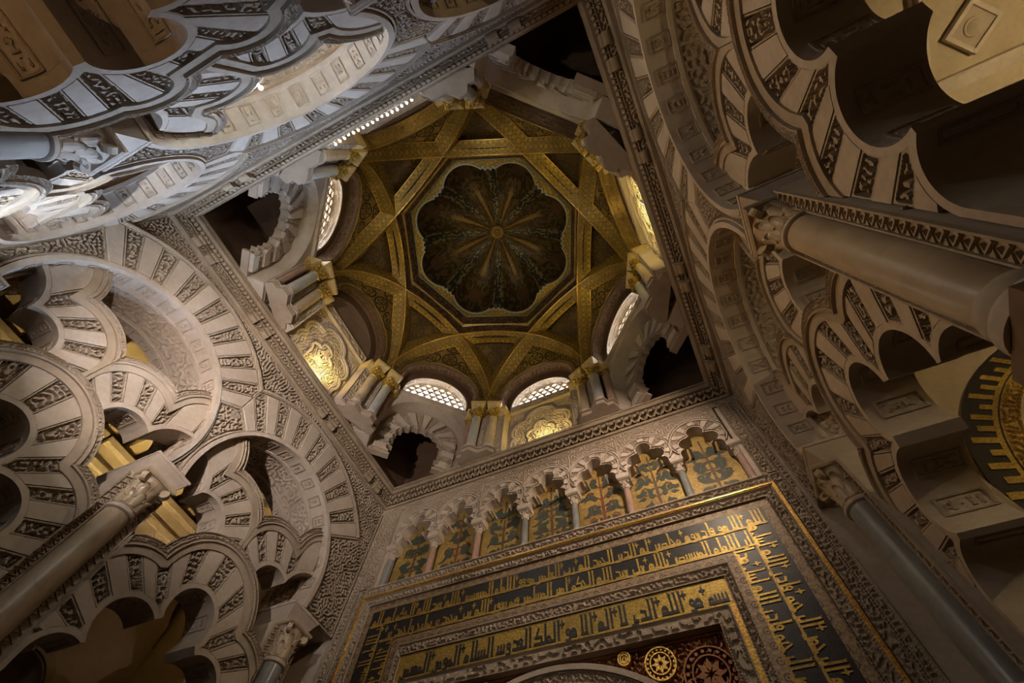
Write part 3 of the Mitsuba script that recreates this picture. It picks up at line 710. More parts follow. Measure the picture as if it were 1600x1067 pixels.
for i, c in enumerate(centres):
    n = ordinal(i)
    A = thing('trefoil_arch', f'small white many-lobed blind arch above the gold inscriptions, {n} from the left of seven', 'arch', 'row of lobed blind arches')
    cell = sg.box(c - PITCH / 2 + .001, 7.36, c + PITCH / 2 - .001, 8.35)
    ring = sg.Point(c, 7.76).buffer(.43)
    hole = trefoil(c)
    obj('arch_core', FQ(extrude(cell.difference(hole), -.24, -.02)), 'plaster', A)
    for k in range(13):
        a0, a1 = -18 + k * 216 / 13, -18 + (k + 1) * 216 / 13
        am = math.radians((a0 + a1) / 2)
        p = sector(c, 7.74, .05, .415, a0 + .8, a1 - .8).difference(hole.buffer(.02)).intersection(cell).intersection(sg.box(-9, 7.5, 9, 9))
        p = max(polys(p), key=lambda x: x.area, default=None)
        if p is None or p.area < .003: continue
        if k % 2: obj('voussoir', FQ(relief(p, .002, .02, 'tiny', 900 + i * 20 + k, .012, .014, ((c, 7.74), (math.cos(am), math.sin(am))), .03)), 'carved', A)
        else: obj('voussoir', FQ(bevel_slab(p, -.03, .004, .006)), 'plaster', A)
    obj('ring_moulding', FQ(extrude(ring.difference(sg.Point(c, 7.74).buffer(.42)).union(ring.buffer(.035).difference(ring.buffer(.02))).intersection(cell).intersection(sg.box(-9, 7.48, 9, 9)), -.03, .015)), 'plaster', A)
    rest = cell.difference(ring.buffer(.04)).difference(hole.buffer(.05)).intersection(sg.box(-9, 7.72, 9, 9))
    obj('spandrel', FQ(relief(rest, 0.0, .022, 'tiny', 930 + i, .015, .016, ((c, 8), (0, 1)), .04)), 'carved', A)
    M = thing('mosaic_panel', f'gold mosaic panel with green vines behind the {n} lobed blind arch from the left', 'mosaic', 'vine mosaics in the row of blind arches')
    obj('gold_ground', FQ(box(c - PITCH / 2 + .03, c + PITCH / 2 - .03, 6.56, 8.12, -.255, -.225)), 'panel_gold', M)
    st, lf = motif(c, 40 + i)
    obj('vine', FQ(extrude(st.union(lf.buffer(.008, join_style=2).difference(lf)).simplify(.0015), -.226, -.221)), 'red_mosaic' if i % 3 == 1 else 'mosaic_and_shade', M, 'dark vine stems')
    obj('leaves', FQ(extrude(lf, -.226, -.22)), 'teal_mosaic', M, 'dark green mosaic leaves', kind='stuff')
for i in range(8):
    u = CX + (i - 3.5) * PITCH
    cm = 'marble_grey' if i in (0, 3, 4, 6) else 'marble_pink'
    K = thing('colonnette', f'slender {"grey" if cm == "marble_grey" else "reddish"} colonnette of the row of blind arches, {ordinal(i)} from the left', 'column', 'colonnettes of the blind arches')
    P = FQ.pt(u, 0, -.12)
    obj('shaft', lathe([(.058, 6.68), (.052, 7.2)], 14, (P[0], P[1], 0)), cm, K, smooth=True)
    v, f = capital(.052, .15, (P[0], P[1], 7.2)); obj('capital', (v, f), 'plaster', K, 'white leafy capital')
    obj('impost', FQ(prism([[(u - .085, 7.35, -.24), (u + .085, 7.35, -.24), (u + .085, 7.35, -.02), (u - .085, 7.35, -.02)], [(u - .105, 7.37, -.24), (u + .105, 7.37, -.24), (u + .105, 7.37, .005), (u - .105, 7.37, .005)], [(u - .105, 7.46, -.24), (u + .105, 7.46, -.24), (u + .105, 7.46, .005), (u - .105, 7.46, .005)]])), 'plaster', K)
    obj('base', lathe([(.085, 6.58), (.085, 6.61), (.06, 6.635), (.07, 6.66), (.056, 6.69)], 14, (P[0], P[1], 0)), 'plaster', K, smooth=40)

# bands of the great frame, each a U upside down
def uband(h0, z0, h1, z1, zb=3.5):
    """Between the outer U (half width h0, top z0) and the inner U (h1, z1)."""
    return sg.Polygon([(CX - h0, zb), (CX - h0, z0), (CX + h0, z0), (CX + h0, zb), (CX + h1, zb), (CX + h1, z1), (CX - h1, z1), (CX - h1, zb)])
G = thing('inscription_frame', 'great rectangular frame of gold and dark mosaic bands round the horseshoe niche', 'frame')
obj('carved_band', FQ(relief(sg.box(CX - 3.25, 6.42, CX + 3.25, 6.58), .03, .03, 'vine', 101, .02, .018, ((CX, 6.5), (0, 1)), .2)), 'carved', G)
obj('gilt_strip', FQ(cat(extrude(uband(3.25, 6.42, 3.21, 6.375), -.17, .035), extrude(uband(3.235, 6.41, 3.22, 6.385), .035, .045))), 'gilt', G, 'narrow gilt strip')
obj('carved_band', FQ(relief(uband(3.21, 6.375, 3.06, 6.235), .02, .03, 'vine', 102, .02, .018, ((CX, 6), (0, 1)), .19)), 'carved', G)
obj('patterned_border', FQ(extrude(uband(3.06, 6.235, 2.95, 6.12), -.17, -.01)), 'border_mosaic', G)
obj('dark_field', FQ(extrude(uband(2.95, 6.12, 2.40, 5.59), -.17, -.012)), 'navy_mosaic', G, 'dark blue mosaic field')
obj('patterned_border', FQ(extrude(uband(2.40, 5.59, 2.29, 5.48), -.17, -.008)), 'border_mosaic', G)
obj('carved_band', FQ(relief(uband(2.29, 5.48, 2.19, 5.32), .01, .03, 'vine', 103, .018, .017, ((CX, 6), (0, 1)), .19)), 'carved', G)
obj('gold_field', FQ(box(CX - 2.19, CX + 2.19, 4.99, 5.32, -.17, -.012)), 'gold', G)
for s in (-1, 1): obj('gilt_strip', FQ(extrude(sg.box(CX + s * 2.16 - .03, 3.5, CX + s * 2.16 + .03, 4.99), -.17, .0)), 'gilt', G)
obj('carved_band', FQ(relief(uband(2.13, 4.985, 1.96, 4.81), .01, .03, 'mid', 104, .02, .017, ((CX, 6), (0, 1)), .19)), 'carved', G)

# ---- angular script: letters from strokes on a base line; reading runs to the left (towards -x)
def ring_(x, y, r, h): return sg.Point(x, y).buffer(r, quad_segs=6).difference(sg.Point(x, y).buffer(h, quad_segs=5))
def bx(x0, x1, y0, y1): return sg.box(x0, y0, x1, y1)
def tall(x): return sg.Polygon([(x, 0), (x, 1.0), (x - .05, .93), (x - .20, 1.0), (x - .14, .86), (x - .14, 0)])
NOJOIN = set('ادذرزو ')
def letter(ch, pre, post):
    """(shape drawn from x = 0 to the left, width)"""
    b = .13
    base = lambda w: bx(-w, 0, 0, b)
    if ch == 'ا': return (tall(0) if not pre else tall(0).union(bx(-.02, .06, 0, b))), .22
    if ch == 'L': return unary_union([tall(-.05), tall(-.34), sg.Polygon([(0, 0), (-.55, 0), (-.5, b), (-.05, b)])]), .58
    if ch == 'ل': return (tall(0).union(base(.34)), .32) if post else (unary_union([tall(0), bx(-.36, 0, -.13, 0), bx(-.36, -.28, -.13, .12)]), .42)
    if ch in 'بتثنيئ' and post: return bx(-.13, 0, 0, .42).union(base(.27)), .25
    if ch in 'بتث': return unary_union([bx(-.13, 0, 0, .42), base(.62), bx(-.62, -.52, 0, .28)]), .70
    if ch == 'ن': return unary_union([bx(-.13, 0, -.1, .40), bx(-.34, 0, -.16, -.04), bx(-.36, -.28, -.16, .05)]), .42
    if ch in 'يى': return unary_union([bx(-.30, 0, 0, b), bx(-.32, -.2, 0, .34), bx(-.5, -.05, -.16, -.05)]), .55
    if ch in 'رز': return unary_union([bx(-.12, 0, 0, .36), bx(-.26, 0, -.13, 0)]), .30
    if ch in 'دذ': return unary_union([base(.42), bx(-.11, 0, 0, .44), sg.Polygon([(0, .44), (-.38, .52), (-.38, .40), (0, .32)])]), .48
    if ch == 'ك': return unary_union([base(.6), bx(-.11, 0, 0, .40), bx(-.55, 0, .30, .42), sg.Polygon([(-.48, .40), (-.36, .40), (-.2, .8), (-.3, .84)])]), .58 if post else .66
    if ch == 'ط': return unary_union([base(.6), bx(-.11, 0, 0, .36), bx(-.55, 0, .26, .36), bx(-.58, -.46, 0, .36), tall(-.42)]), .62
    if ch in 'جحخ': return unary_union([base(.46), sg.Polygon([(-.02, .0), (-.14, .0), (-.46, .5), (-.34, .54)])]), .46 if post else .56
    if ch in 'سش': return unary_union([base(.62)] + [bx(-.12 - k * .22, -k * .22, 0, .42) for k in range(3)]), .62 if post else .74
    if ch in 'صض': return unary_union([base(.66), bx(-.10, 0, 0, .34), bx(-.46, 0, .24, .34), bx(-.46, -.36, 0, .34), bx(-.66, -.56, 0, .42)]), .64 if post else .74
    if ch in 'عغ': return (unary_union([base(.4), sg.Polygon([(-.05, .1), (-.2, .1), (-.34, .46), (-.2, .46), (-.17, .38), (-.05, .46), (.02, .4)])]), .38) if post else (unary_union([bx(-.4, 0, 0, b), ring_(-.18, .3, .18, .07)]), .48)
    if ch in 'فق': return unary_union([ring_(-.17, .36, .17, .06), bx(-.14, -.02, 0, .34), base(.36)]), .36 if post else .46
    if ch == 'م': return unary_union([ring_(-.18, .17, .18, .06), base(.38)]), .36 if post else .44
    if ch == 'و': return unary_union([ring_(-.17, .30, .17, .06), bx(-.12, 0, 0, .26), bx(-.34, 0, -.14, -.02)]), .38
    if ch in 'هة': return unary_union([ring_(-.22, .22, .22, .09), bx(-.26, -.18, .02, .42), base(.46)]), .44 if post else .5
    return base(.2), .2
def script(text, height, length, seed):
    """Polygon of the text set to fill length, starting at x = 0 and running to the left."""
    r = random.Random(seed); text = text.replace('لا', 'L'); shapes, x, i = [], 0.0, 0
    lim = length / (height * .70)
    while x < lim - .5:
        ch = text[i % len(text)]; nxt = text[(i + 1) % len(text)]; prv = text[(i - 1) % len(text)]
        if ch == ' ':
            if r.random() < .55:
                f = unary_union([ring_(-.16 - x, .72, .10, .03), bx(-.20 - x, -.12 - x, .5, .94), bx(-.34 - x, .02 - x, .68, .76)])
                shapes.append(affinity.translate(f, .05, 0)); x += .30
            else: x += .16
        else:
            s, w = letter(ch, prv not in NOJOIN and prv != 'L', nxt not in ' ' and ch not in NOJOIN and ch != 'L')
            shapes.append(affinity.translate(s, -x, 0)); x += w + (.07 if ch in NOJOIN or ch == 'L' else -.015)
        i += 1
    g = affinity.scale(unary_union(shapes), lim / x, 1.0, origin=(0, 0))
    return affinity.scale(g, height * .70, height, origin=(0, 0))
V0 = 'بسم الله الرحمن الرحيم فاذن الله لبناء هذا المحراب المعظم '
V1 = 'الله الا هو فادعوه مخلصين له الدين الحمد لله رب العلمين موفق الامام المستنصر بالله عبد الله الحكم امير المومنين اصلحه الله '
V2 = 'ان الامام المستنصر بالله على عبد الله الحكم امير المسلمين فتم بعون الله بنظر محمد بن تمليخ واحمد بن نصر وخلد بن هاشم ومطرف بن عبد الرحمن '
V3 = 'بسم هو الله الذي لا اله الا هو الملك القدوس السلام المومن المهيمن العزيز الجبار المتكبر سبحن الله '
def put(g, name, label, mat, w0=-.013, w1=-.004): obj(name, FQ(extrude(g.buffer(0), w0, w1)), mat, G, label)
H = .225
for z, t, sd, hw in ((5.885, V1, 1, 2.93), (5.625, V2, 2, 2.66)):
    put(affinity.translate(script(t, H, 2 * hw - .06, sd), CX + hw - .02, z), 'lettering', 'gold angular lettering', 'gold')
    put(sg.box(CX - hw, z - .022, CX + hw, z + .005).difference(sg.box(0, 0, 0.001, .001)), 'base_line', None, 'gold_dim')
for s in (1, -1):
    for h, sd, zt in ((2.685, 3, 5.87), (2.42, 4, 5.61)):
        g = affinity.scale(script(V0 if s > 0 else V2, H, 2.2, sd + s), s if False else 1, 1, origin=(0, 0))
        if s > 0: g = affinity.translate(affinity.rotate(g, -90, origin=(0, 0)), CX + h, zt - 2.2)       # tops outward, reading upward
        else: g = affinity.translate(affinity.rotate(g, 90, origin=(0, 0)), CX - h, zt)                  # tops outward, reading downward
        put(g, 'lettering', 'gold angular lettering', 'gold')
        put(sg.box(CX + s * h - .022, 3.5, CX + s * h + .004, zt), 'base_line', None, 'gold_dim')
put(affinity.translate(script(V3, .26, 4.3, 9), CX + 2.15, 5.03), 'lettering', 'dark angular lettering on gold', 'navy_mosaic')

# the carved and gilt spandrels over the niche, and the head of its arch
RN, ZN = 2.05, 2.71
sp = sg.box(CX - 1.96, 3.5, CX + 1.96, 4.81).difference(sg.Point(CX, ZN).buffer(RN, quad_segs=40))
N = thing('niche_arch', 'great horseshoe arch head of the niche under the gold inscriptions', 'arch')
obj('spandrel', FQ(relief(sp, -.09, .045, 'vine', 120, .03, .016, ((CX, 4), (0, 1)), .08)), 'redwood', N, 'dark red and gilt carved spandrel')
for s in (1, -1):
    for (dx, z, r) in ((1.71, 4.40, .27), (1.24, 4.59, .17), (.86, 4.71, .075)):
        c = sg.Point(CX + s * dx, z)
        rings = [c.buffer(r).difference(c.buffer(r - .018)), c.buffer(r * .68).difference(c.buffer(r * .68 - .015))]
        beads = [sg.Point(CX + s * dx + r * .84 * math.cos(a), z + r * .84 * math.sin(a)).buffer(r * .075, quad_segs=2) for a in np.arange(0, 6.28, .33)]
        pet = [affinity.rotate(sg.Polygon([(CX + s * dx + r * .1, z), (CX + s * dx + r * .3, z + r * .13), (CX + s * dx + r * .58, z), (CX + s * dx + r * .3, z - r * .13)]), k * 45, origin=(CX + s * dx, z)) for k in range(8)]
        obj('medallion', FQ(cat(extrude(unary_union(rings), -.13, -.06), extrude(unary_union(beads + pet), -.13, -.07))), 'gilt' if r < .2 else 'redwood', N, 'round carved medallion')
for r0, r1, w, carved in ((1.99, 2.05, .0, 0), (1.86, 1.985, -.02, 1), (1.80, 1.855, .0, 0)):
    g = sector(CX, ZN, r0, r1, 20, 160)
    obj('archivolt', FQ(relief(g, w, .025, 'tiny', 130, .015, .018, ((CX, 4), (0, 1)), .15) if carved else extrude(g, -.17, w)), 'carved' if carved else 'plaster', N)
for k in range(19):
    a0 = 20 + k * 140 / 19
    obj('voussoir', FQ(extrude(sector(CX, ZN, 1.0, 1.795, a0 + .15, a0 + 140 / 19 - .15), -.17, -.04)), ('gold', 'navy_mosaic', 'red_mosaic')[k % 3], N)
# ------------------------------------------------------------------ the octagonal drum
HW = 3.4 * math.tan(PI / 8)
SIDE = ['right', 'lower right corner', 'inscription', 'lower left corner', 'left', 'upper left corner', 'back', 'upper right corner']
OPEN = (1, 2, 3, 5)
def lunette(hw, zs, zc):
    """Half-round opening, a little stilted, sill at zs and crown at zc."""
    return sg.Point(0, zc - hw).buffer(hw, quad_segs=20).union(sg.box(-hw, zs, hw, zc - hw)).intersection(sg.box(-9, zs, 9, 99))
win = lunette(.80, 10.76, 11.78)
for k in range(8):
    fr = octframe(k)
    diag = k % 2 == 1
    w = structure('wall_drum')
    e_ = .04 if diag else -.02
    solid = sg.box(-HW - e_, 8.93 if not diag else 8.9, HW + e_, 12.75)
    ring_c = (0, 9.66)
    hole_ = sg.Point(0, 9.46).buffer(.44).union(sg.box(-.46, 8.5, .46, 9.46))
    cusps = unary_union([sg.Point(.45 * math.cos(a), 9.46 + .45 * math.sin(a)).buffer(.105, quad_segs=5) for a in np.radians(np.linspace(0, 180, 9))] + [sg.Point(s_ * .47, z_).buffer(.10, quad_segs=5) for s_ in (-1, 1) for z_ in (9.27, 9.06)] + [hole_])
    niche = sg.Point(*ring_c).buffer(.93).union(sg.box(-.93, 8.5, .93, ring_c[1])).intersection(sg.box(-2, 8, 2, 10.64))
    cut = win if k in OPEN else sg.Polygon()
    if diag: cut = unary_union([cut, niche])
    scene[w] = mikit.ply(fr(extrude(solid.difference(cut), -.30, 0)), 'plaster')
    obj('lunette', fr(extrude(sg.Point(0, 11.12).buffer(.925).union(sg.box(-.925, 10.79, .925, 11.12)).intersection(sg.box(-1, 10.79, 1, 13)).difference(win.buffer(.012)), 0, .012)), 'shade_brown', w)  # dark plate painting the shade on the wall round the window
    if k not in OPEN: obj('blind_window', fr(extrude(win, 0, .012)), 'dusky', w)
    # window
    if k in OPEN:
        Wn = structure(f'window_{OPEN.index(k) + 1}')
        holes = []
        s = .185
        for i in range(-6, 7):
            for j in range(0, 7):
                x, z = (i + .5 * (j % 2)) * s, 10.84 + j * s * .866
                holes.append(sg.Polygon([(x + .076 * math.cos(q), z + .076 * math.sin(q)) for q in np.radians(np.arange(30, 390, 60))]).buffer(-.006))
                holes.append(sg.Point(x, z + s * .577).buffer(.022, quad_segs=2))
        frame_ = win.buffer(.04)
        scene[Wn] = mikit.ply(fr(extrude(frame_.difference(unary_union([h for h in holes if h is not None]).intersection(win.buffer(-.03))), -.205, -.183)), 'lattice_white')
        lab(Wn, f'pierced stone lattice window over the {SIDE[k]} side of the drum')
        line = np.array(win.exterior.coords)
        up = line[line[:, 1] > 10.77]
        up = up[np.argsort(np.arctan2(up[:, 1] - 10.9, up[:, 0]))[::-1]]
        obj('reveal', fr(soffit_strip(up, -.18, .0, .014, .012, 'mid', 7 + k, .03, .02)), 'reveal', Wn, 'pale painted reveal')
    # wall arch standing before the window
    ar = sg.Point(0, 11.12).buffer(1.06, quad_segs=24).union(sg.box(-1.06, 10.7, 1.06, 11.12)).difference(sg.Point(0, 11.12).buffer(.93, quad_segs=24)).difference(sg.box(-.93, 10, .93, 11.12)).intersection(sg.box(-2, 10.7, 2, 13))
    Wa = thing('wall_arch', f'{"gold" if k in (0, 6) else "shade_painted"} round arch before the {"lattice" if k in OPEN else "blind"} window on the {SIDE[k]} side of the drum', 'arch', 'arches over the drum windows')
    scene[Wa] = mikit.ply(fr(extrude(ar, .0, .30)), 'gold_dim' if k in (0, 6) else 'mosaic_and_shade')  # lamp glow put in as gold, shade put in as a dark tone
    obj('inner_band', fr(soffit_strip(arc(0, 11.12, .93, 176, 4), .28, .02, .006, .02, 'mid', 40 + k, .05, .025)), 'gold_dim' if k in (0, 6) else 'shade_brown', Wa)  # band coloured for light and shade like its arch
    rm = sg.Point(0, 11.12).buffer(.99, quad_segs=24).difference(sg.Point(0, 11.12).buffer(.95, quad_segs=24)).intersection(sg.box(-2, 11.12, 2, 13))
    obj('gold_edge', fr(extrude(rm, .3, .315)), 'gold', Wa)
    # lower storey
    if diag:
        S = thing('squinch_arch', f'lobed squinch arch over the dark {SIDE[k]} of the square below the dome', 'arch', 'four squinch arches')
        plate = sg.box(-1.0, 8.9, 1.0, 10.66).difference(cusps)
        obj('arch_core', fr(extrude(plate, -.44, -.31)), 'carved', S)
        for i in range(13):
            a0, a1 = -2 + i * 184 / 13, -2 + (i + 1) * 184 / 13
            p = sector(*ring_c, .2, .86 if i % 2 else .83, a0 + .6, a1 - .6).difference(cusps.buffer(.012)).intersection(sg.box(-1, 8.92, 1, 10.63))
            p = max(polys(p), key=lambda x: x.area, default=None)
            if p is None: continue
            am = math.radians((a0 + a1) / 2)
            if i % 2: obj('voussoir', fr(relief(p, -.275, .03, 'vine', 200 + k * 20 + i, .015, .0125, (ring_c, (math.cos(am), math.sin(am))), .05)), 'carved', S)
            else: obj('voussoir', fr(bevel_slab(p, -.31, -.24)), 'plaster', S)
        for s_ in (-1, 1):
            for j in range(4):
                z_ = 8.93 + j * .18
                p = sg.box(min(s_ * .5, s_ * .84), z_ + .004, max(s_ * .5, s_ * .84), z_ + .176).difference(cusps.buffer(.012))
                p = max(polys(p), key=lambda x: x.area)
                if j % 2: obj('voussoir', fr(relief(p, -.275, .03, 'vine', 240 + k * 20 + j, .015, .0125, None, .05)), 'carved', S)
                else: obj('voussoir', fr(bevel_slab(p, -.31, -.24)), 'plaster', S)
        for s_ in (-1, 1):
            rest = sg.box(min(s_ * .94, s_ * 1.36), 8.96, max(s_ * .94, s_ * 1.36), 10.62)
            obj('carved_ground', fr(relief(rest, .02, .025, 'vine', 210 + k, .03, .014, ((s_ * 1.15, 10), (0, 1)), .03)), 'carved', S)
        obj('sill', fr(box(-.95, .95, 10.62, 10.74, 0, .06)), 'plaster', S)
        # the corner behind the squinch
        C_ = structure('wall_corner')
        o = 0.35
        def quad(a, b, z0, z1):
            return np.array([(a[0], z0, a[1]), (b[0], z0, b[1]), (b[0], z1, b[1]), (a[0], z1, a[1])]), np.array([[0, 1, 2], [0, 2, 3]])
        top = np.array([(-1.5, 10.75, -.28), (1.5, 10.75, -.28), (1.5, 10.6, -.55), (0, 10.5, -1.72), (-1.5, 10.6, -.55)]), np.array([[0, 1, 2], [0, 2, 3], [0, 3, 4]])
        scene[C_] = mikit.ply(fr(cat(quad((-1.65, -.2), (0, -1.72), 8.8, 10.7), quad((0, -1.72), (1.65, -.2), 8.8, 10.7), top)), 'shade_brown')  # shade of the deep cavity is put into the wall colour
        for s in (-1, 1):                       # short shafts beside the squinch
            K = thing('short_colonnette', f'short brown colonnette at the {"left" if s < 0 else "right"} edge of the {SIDE[k]} squinch arch', 'column', 'short colonnettes beside the squinches')
            P = fr.pt(s * .985, 0, .075)
            obj('shaft', lathe([(.085, 9.05), (.08, 9.1), (.075, 10.15)], 16, (P[0], P[1], 0)), 'marble_pink', K, smooth=40)
            v_, f_ = capital(.07, .2, (P[0], P[1], 10.15)); obj('capital', (v_, f_), 'gold_dim', K)
            u = s * .985
            obj('impost', fr(prism([[(u - .10, 10.35, 0), (u + .10, 10.35, 0), (u + .10, 10.35, .18), (u - .10, 10.35, .18)], [(u - .14, 10.55, 0), (u + .14, 10.55, 0), (u + .14, 10.55, .25), (u - .14, 10.55, .25)], [(u - .14, 10.60, 0), (u + .14, 10.60, 0), (u + .14, 10.60, .25), (u - .14, 10.60, .25)]])), 'pale_gold', K)
    else:
        Pn = thing('blind_arch', f'carved blind lobed arch, lit golden, on the {SIDE[k]} side of the drum', 'arch', 'four lit blind arches of the drum')
        lob = unary_union([sg.Point(0, 9.98).buffer(.30), sg.Point(-.30, 9.68).buffer(.30), sg.Point(.30, 9.68).buffer(.30), sg.Point(-.33, 9.3).buffer(.27), sg.Point(.33, 9.3).buffer(.27), sg.box(-.55, 8.97, .55, 9.35)])
        lob = affinity.scale(lob, 1.14, 1.1, origin=(0, 8.95))
        rect = sg.box(-.76, 8.95, .76, 10.52)
        obj('carved_ground', fr(relief(rect.difference(lob.buffer(.02)), .02, .03, 'vine', 230 + k, .03, .014, ((0, 9), (0, 1)), .03)), 'carved', Pn)
        obj('lobed_field', fr(relief(lob.buffer(-.09), .03, .035, 'vine', 240 + k, .02, .013, ((0, 9), (0, 1)), .04)), 'carved', Pn)
        obj('lobed_moulding', fr(cat(extrude(lob.buffer(.02).difference(lob.buffer(-.035)), 0, .06), extrude(lob.buffer(-.055).difference(lob.buffer(-.085)), 0, .045))), 'plaster', Pn)
        inn = unary_union([sg.Point(0, 9.72).buffer(.16), sg.Point(-.17, 9.5).buffer(.16), sg.Point(.17, 9.5).buffer(.16), sg.box(-.28, 8.97, .28, 9.4)])
        obj('inner_moulding', fr(extrude(inn.difference(inn.buffer(-.04)), .0, .06)), 'plaster', Pn)
        Jb = thing('panel_jamb', f'pale jambs and carved lintel framing the lit panel on the {SIDE[k]} side', 'frame', 'frames of the lit panels')
        for s in (-1, 1):
            obj('jamb', fr(cat(box(min(s * .80, s * 1.06), max(s * .80, s * 1.06), 8.94, 10.30, 0, .24))), 'plaster', Jb)
            obj('carved_face', fr(relief(sg.box(min(s * .80, s * 1.06), 8.97, max(s * .80, s * 1.06), 10.28), .27, .022, 'fine', 250 + k + s, .02, .018, None, .03)), 'carved', Jb)
            u = s * .93
            obj('impost', fr(prism([[(u - .12, 10.30, 0), (u + .12, 10.30, 0), (u + .12, 10.30, .26), (u - .12, 10.30, .26)], [(u - .16, 10.5, 0), (u + .16, 10.5, 0), (u + .16, 10.5, .32), (u - .16, 10.5, .32)], [(u - .16, 10.6, 0), (u + .16, 10.6, 0), (u + .16, 10.6, .32), (u - .16, 10.6, .32)]])), 'pale_gold', Jb)
        obj('lintel', fr(relief(sg.box(-.76, 10.54, .76, 10.78), .10, .03, 'bold', 260 + k, .03, .02, ((0, 9), (0, 1)), .09)), 'carved', Jb)

# vertex piers: each with a pair of colonnettes carrying two ribs
RV = 3.37
for k in range(8):
    av = PI / 8 + k * PI / 4
    pos = ['right, near the inscription wall', 'inscription wall, right', 'inscription wall, left', 'left, near the inscription wall', 'left, away from the inscription wall', 'back, left', 'back, right', 'right, away from the inscription wall'][k]
    n = np.array([math.cos(av), math.sin(av), 0]); fv = Frame(n * 3.30, (-n[1], n[0], 0), -n)
    Pz = thing('drum_pier', f'stepped pier behind a pair of colonnettes of the drum ({pos})', 'pier', 'piers at the eight corners of the drum')
    foot = sg.Polygon([(-.44, -.20), (.44, -.20), (.44, -.04), (.33, .0), (.33, .10), (.19, .17), (0, .09), (-.19, .17), (-.33, .10), (-.33, .0), (-.44, -.04)])
    def slab(z0, z1, g):
        e = trimesh.creation.extrude_polygon(foot.buffer(g, join_style=2), z1 - z0, engine='earcut'); v = np.array(e.vertices)
        return fv((np.c_[v[:, 0], v[:, 2] + z0, v[:, 1]], np.array(e.faces)[:, ::-1]))
    scene[Pz] = mikit.ply(cat(slab(8.90, 9.00, 0), slab(9.0, 9.04, -.03), slab(9.04, 9.07, .01)), 'carved')
    obj('wall_strip', fv(relief(sg.box(-.075, 9.1, .075, 10.45), -.02, .02, 'fine', 270 + k, .015, .018, None, .3)), 'carved', Pz)
    for s in (-1, 1): obj('wall_strip', fv(relief(sg.box(min(s * .30, s * .45), 9.1, max(s * .30, s * .45), 10.45), -.10, .02, 'fine', 280 + k + s, .015, .018, None, .3)), 'carved', Pz)
    for s in (-1, 1):
        K = thing('drum_colonnette', f'{"grey" if (k + (s > 0)) % 2 else "tan"} colonnette under a dome rib, {"left" if s < 0 else "right"} of its pair ({pos})', 'column', 'paired colonnettes under the dome ribs')
        u = s * .19; P = fv.pt(u, 0, .02)
        obj('base', lathe([(.15, 9.07), (.15, 9.11), (.11, 9.14), (.125, 9.17), (.10, 9.2)], 18, (P[0], P[1], 0)), 'plaster', K, smooth=40)
        obj('shaft', lathe([(.108, 9.19), (.102, 10.2)], 18, (P[0], P[1], 0)), 'marble_blue' if (k + (s > 0)) % 2 else 'marble_tan', K, smooth=True)
        v_, f_ = capital(.098, .26, (P[0], P[1], 10.19)); obj('capital', (v_, f_), 'gold', K, 'gilt leafy capital')
        obj('impost', fv(prism([[(u - .12, 10.45, -.25), (u + .12, 10.45, -.25), (u + .12, 10.45, .12), (u - .12, 10.45, .12)], [(u - .175, 10.66, -.25), (u + .175, 10.66, -.25), (u + .175, 10.66, .2), (u - .175, 10.66, .2)], [(u - .175, 10.73, -.25), (u + .175, 10.73, -.25), (u + .175, 10.73, .2), (u - .175, 10.73, .2)]])), 'pale_gold', K, 'gilded impost block')

# ------------------------------------------------------------------ ribs, webs and the melon dome
DR, HR = 2.43, 2.335
def rib_point(k, a, r=HR, off=0.0):
    """Rib k joins vertex k to vertex k+2; a from 0 to 180 degrees along it; off: sideways, outwards from the centre."""
    m = PI / 8 + (k + 1) * PI / 4
    n, t = np.array([math.cos(m), math.sin(m)]), np.array([math.sin(m), -math.cos(m)])
    a = math.radians(a); p = n * (DR + off) + t * r * math.cos(a)
    return np.array([p[0], p[1], 10.72 + r * math.sin(a)])
rho = math.degrees(math.acos(DR * math.tan(PI / 8) / HR))     # angle along a rib at which it meets its neighbour
for k in range(8):
    pos = SIDE[(k + 1) % 8]
    Rb = thing('vault_rib', f'gold mosaic rib crossing the dome before its {["lower right corner", "inscription side", "lower left corner", "left side", "upper left corner", "back side", "upper right corner", "right side"][k]}', 'rib', 'eight gold ribs of the dome')
    A = np.linspace(-2, 182, 56); hw, dp = .17, .46
    def face(f, uvw):
        X = np.array([[f(a, s) for s in (0, 1)] for a in A]); uv = np.array([[(math.radians(a) * HR, uvw * s) for s in (0, 1)] for a in A])
        return grid_mesh(X), uv.reshape(-1, 2)
    so, uv0 = face(lambda a, s: rib_point(k, a, HR, -hw + 2 * hw * s), 2 * hw)
    obj('soffit', so, 'rib_gold', Rb, smooth=True, uv=uv0)
    for sd in (-1, 1):
        si_, uv1 = face(lambda a, s: rib_point(k, a, HR + dp * s, sd * hw), dp)
        if sd > 0: obj('side_face', si_, 'rib_gold', Rb, smooth=True, uv=uv1)
        else:
            for nm, lo_, hi_, mt in (('side_face', 0, rho, 'rib_gold'), ('side_face', 180 - rho, 180, 'rib_gold'), ('inner_face', rho, 180 - rho, 'mosaic_and_shade')):
                AA = np.linspace(lo_ if lo_ else -2, hi_ if hi_ < 180 else 182, 24)
                X = np.array([[rib_point(k, a, HR + dp * s, sd * hw) for s in (0, 1)] for a in AA]); uv2 = np.array([[(math.radians(a) * HR, dp * s) for s in (0, 1)] for a in AA]).reshape(-1, 2)
                obj(nm, grid_mesh(X), mt, Rb, smooth=True, uv=uv2)
    obj('edge_bead', cat(*[grid_mesh(np.array([[rib_point(k, a, HR - .008 + .02 * (q in (1, 2)), sd * (hw + .006) - sd * .018 * (q in (2, 3))) for q in (0, 1, 2, 3, 0)] for a in A])) for sd in (-1, 1)]), 'gilt', Rb, kind='stuff')
CE = structure('ceiling')
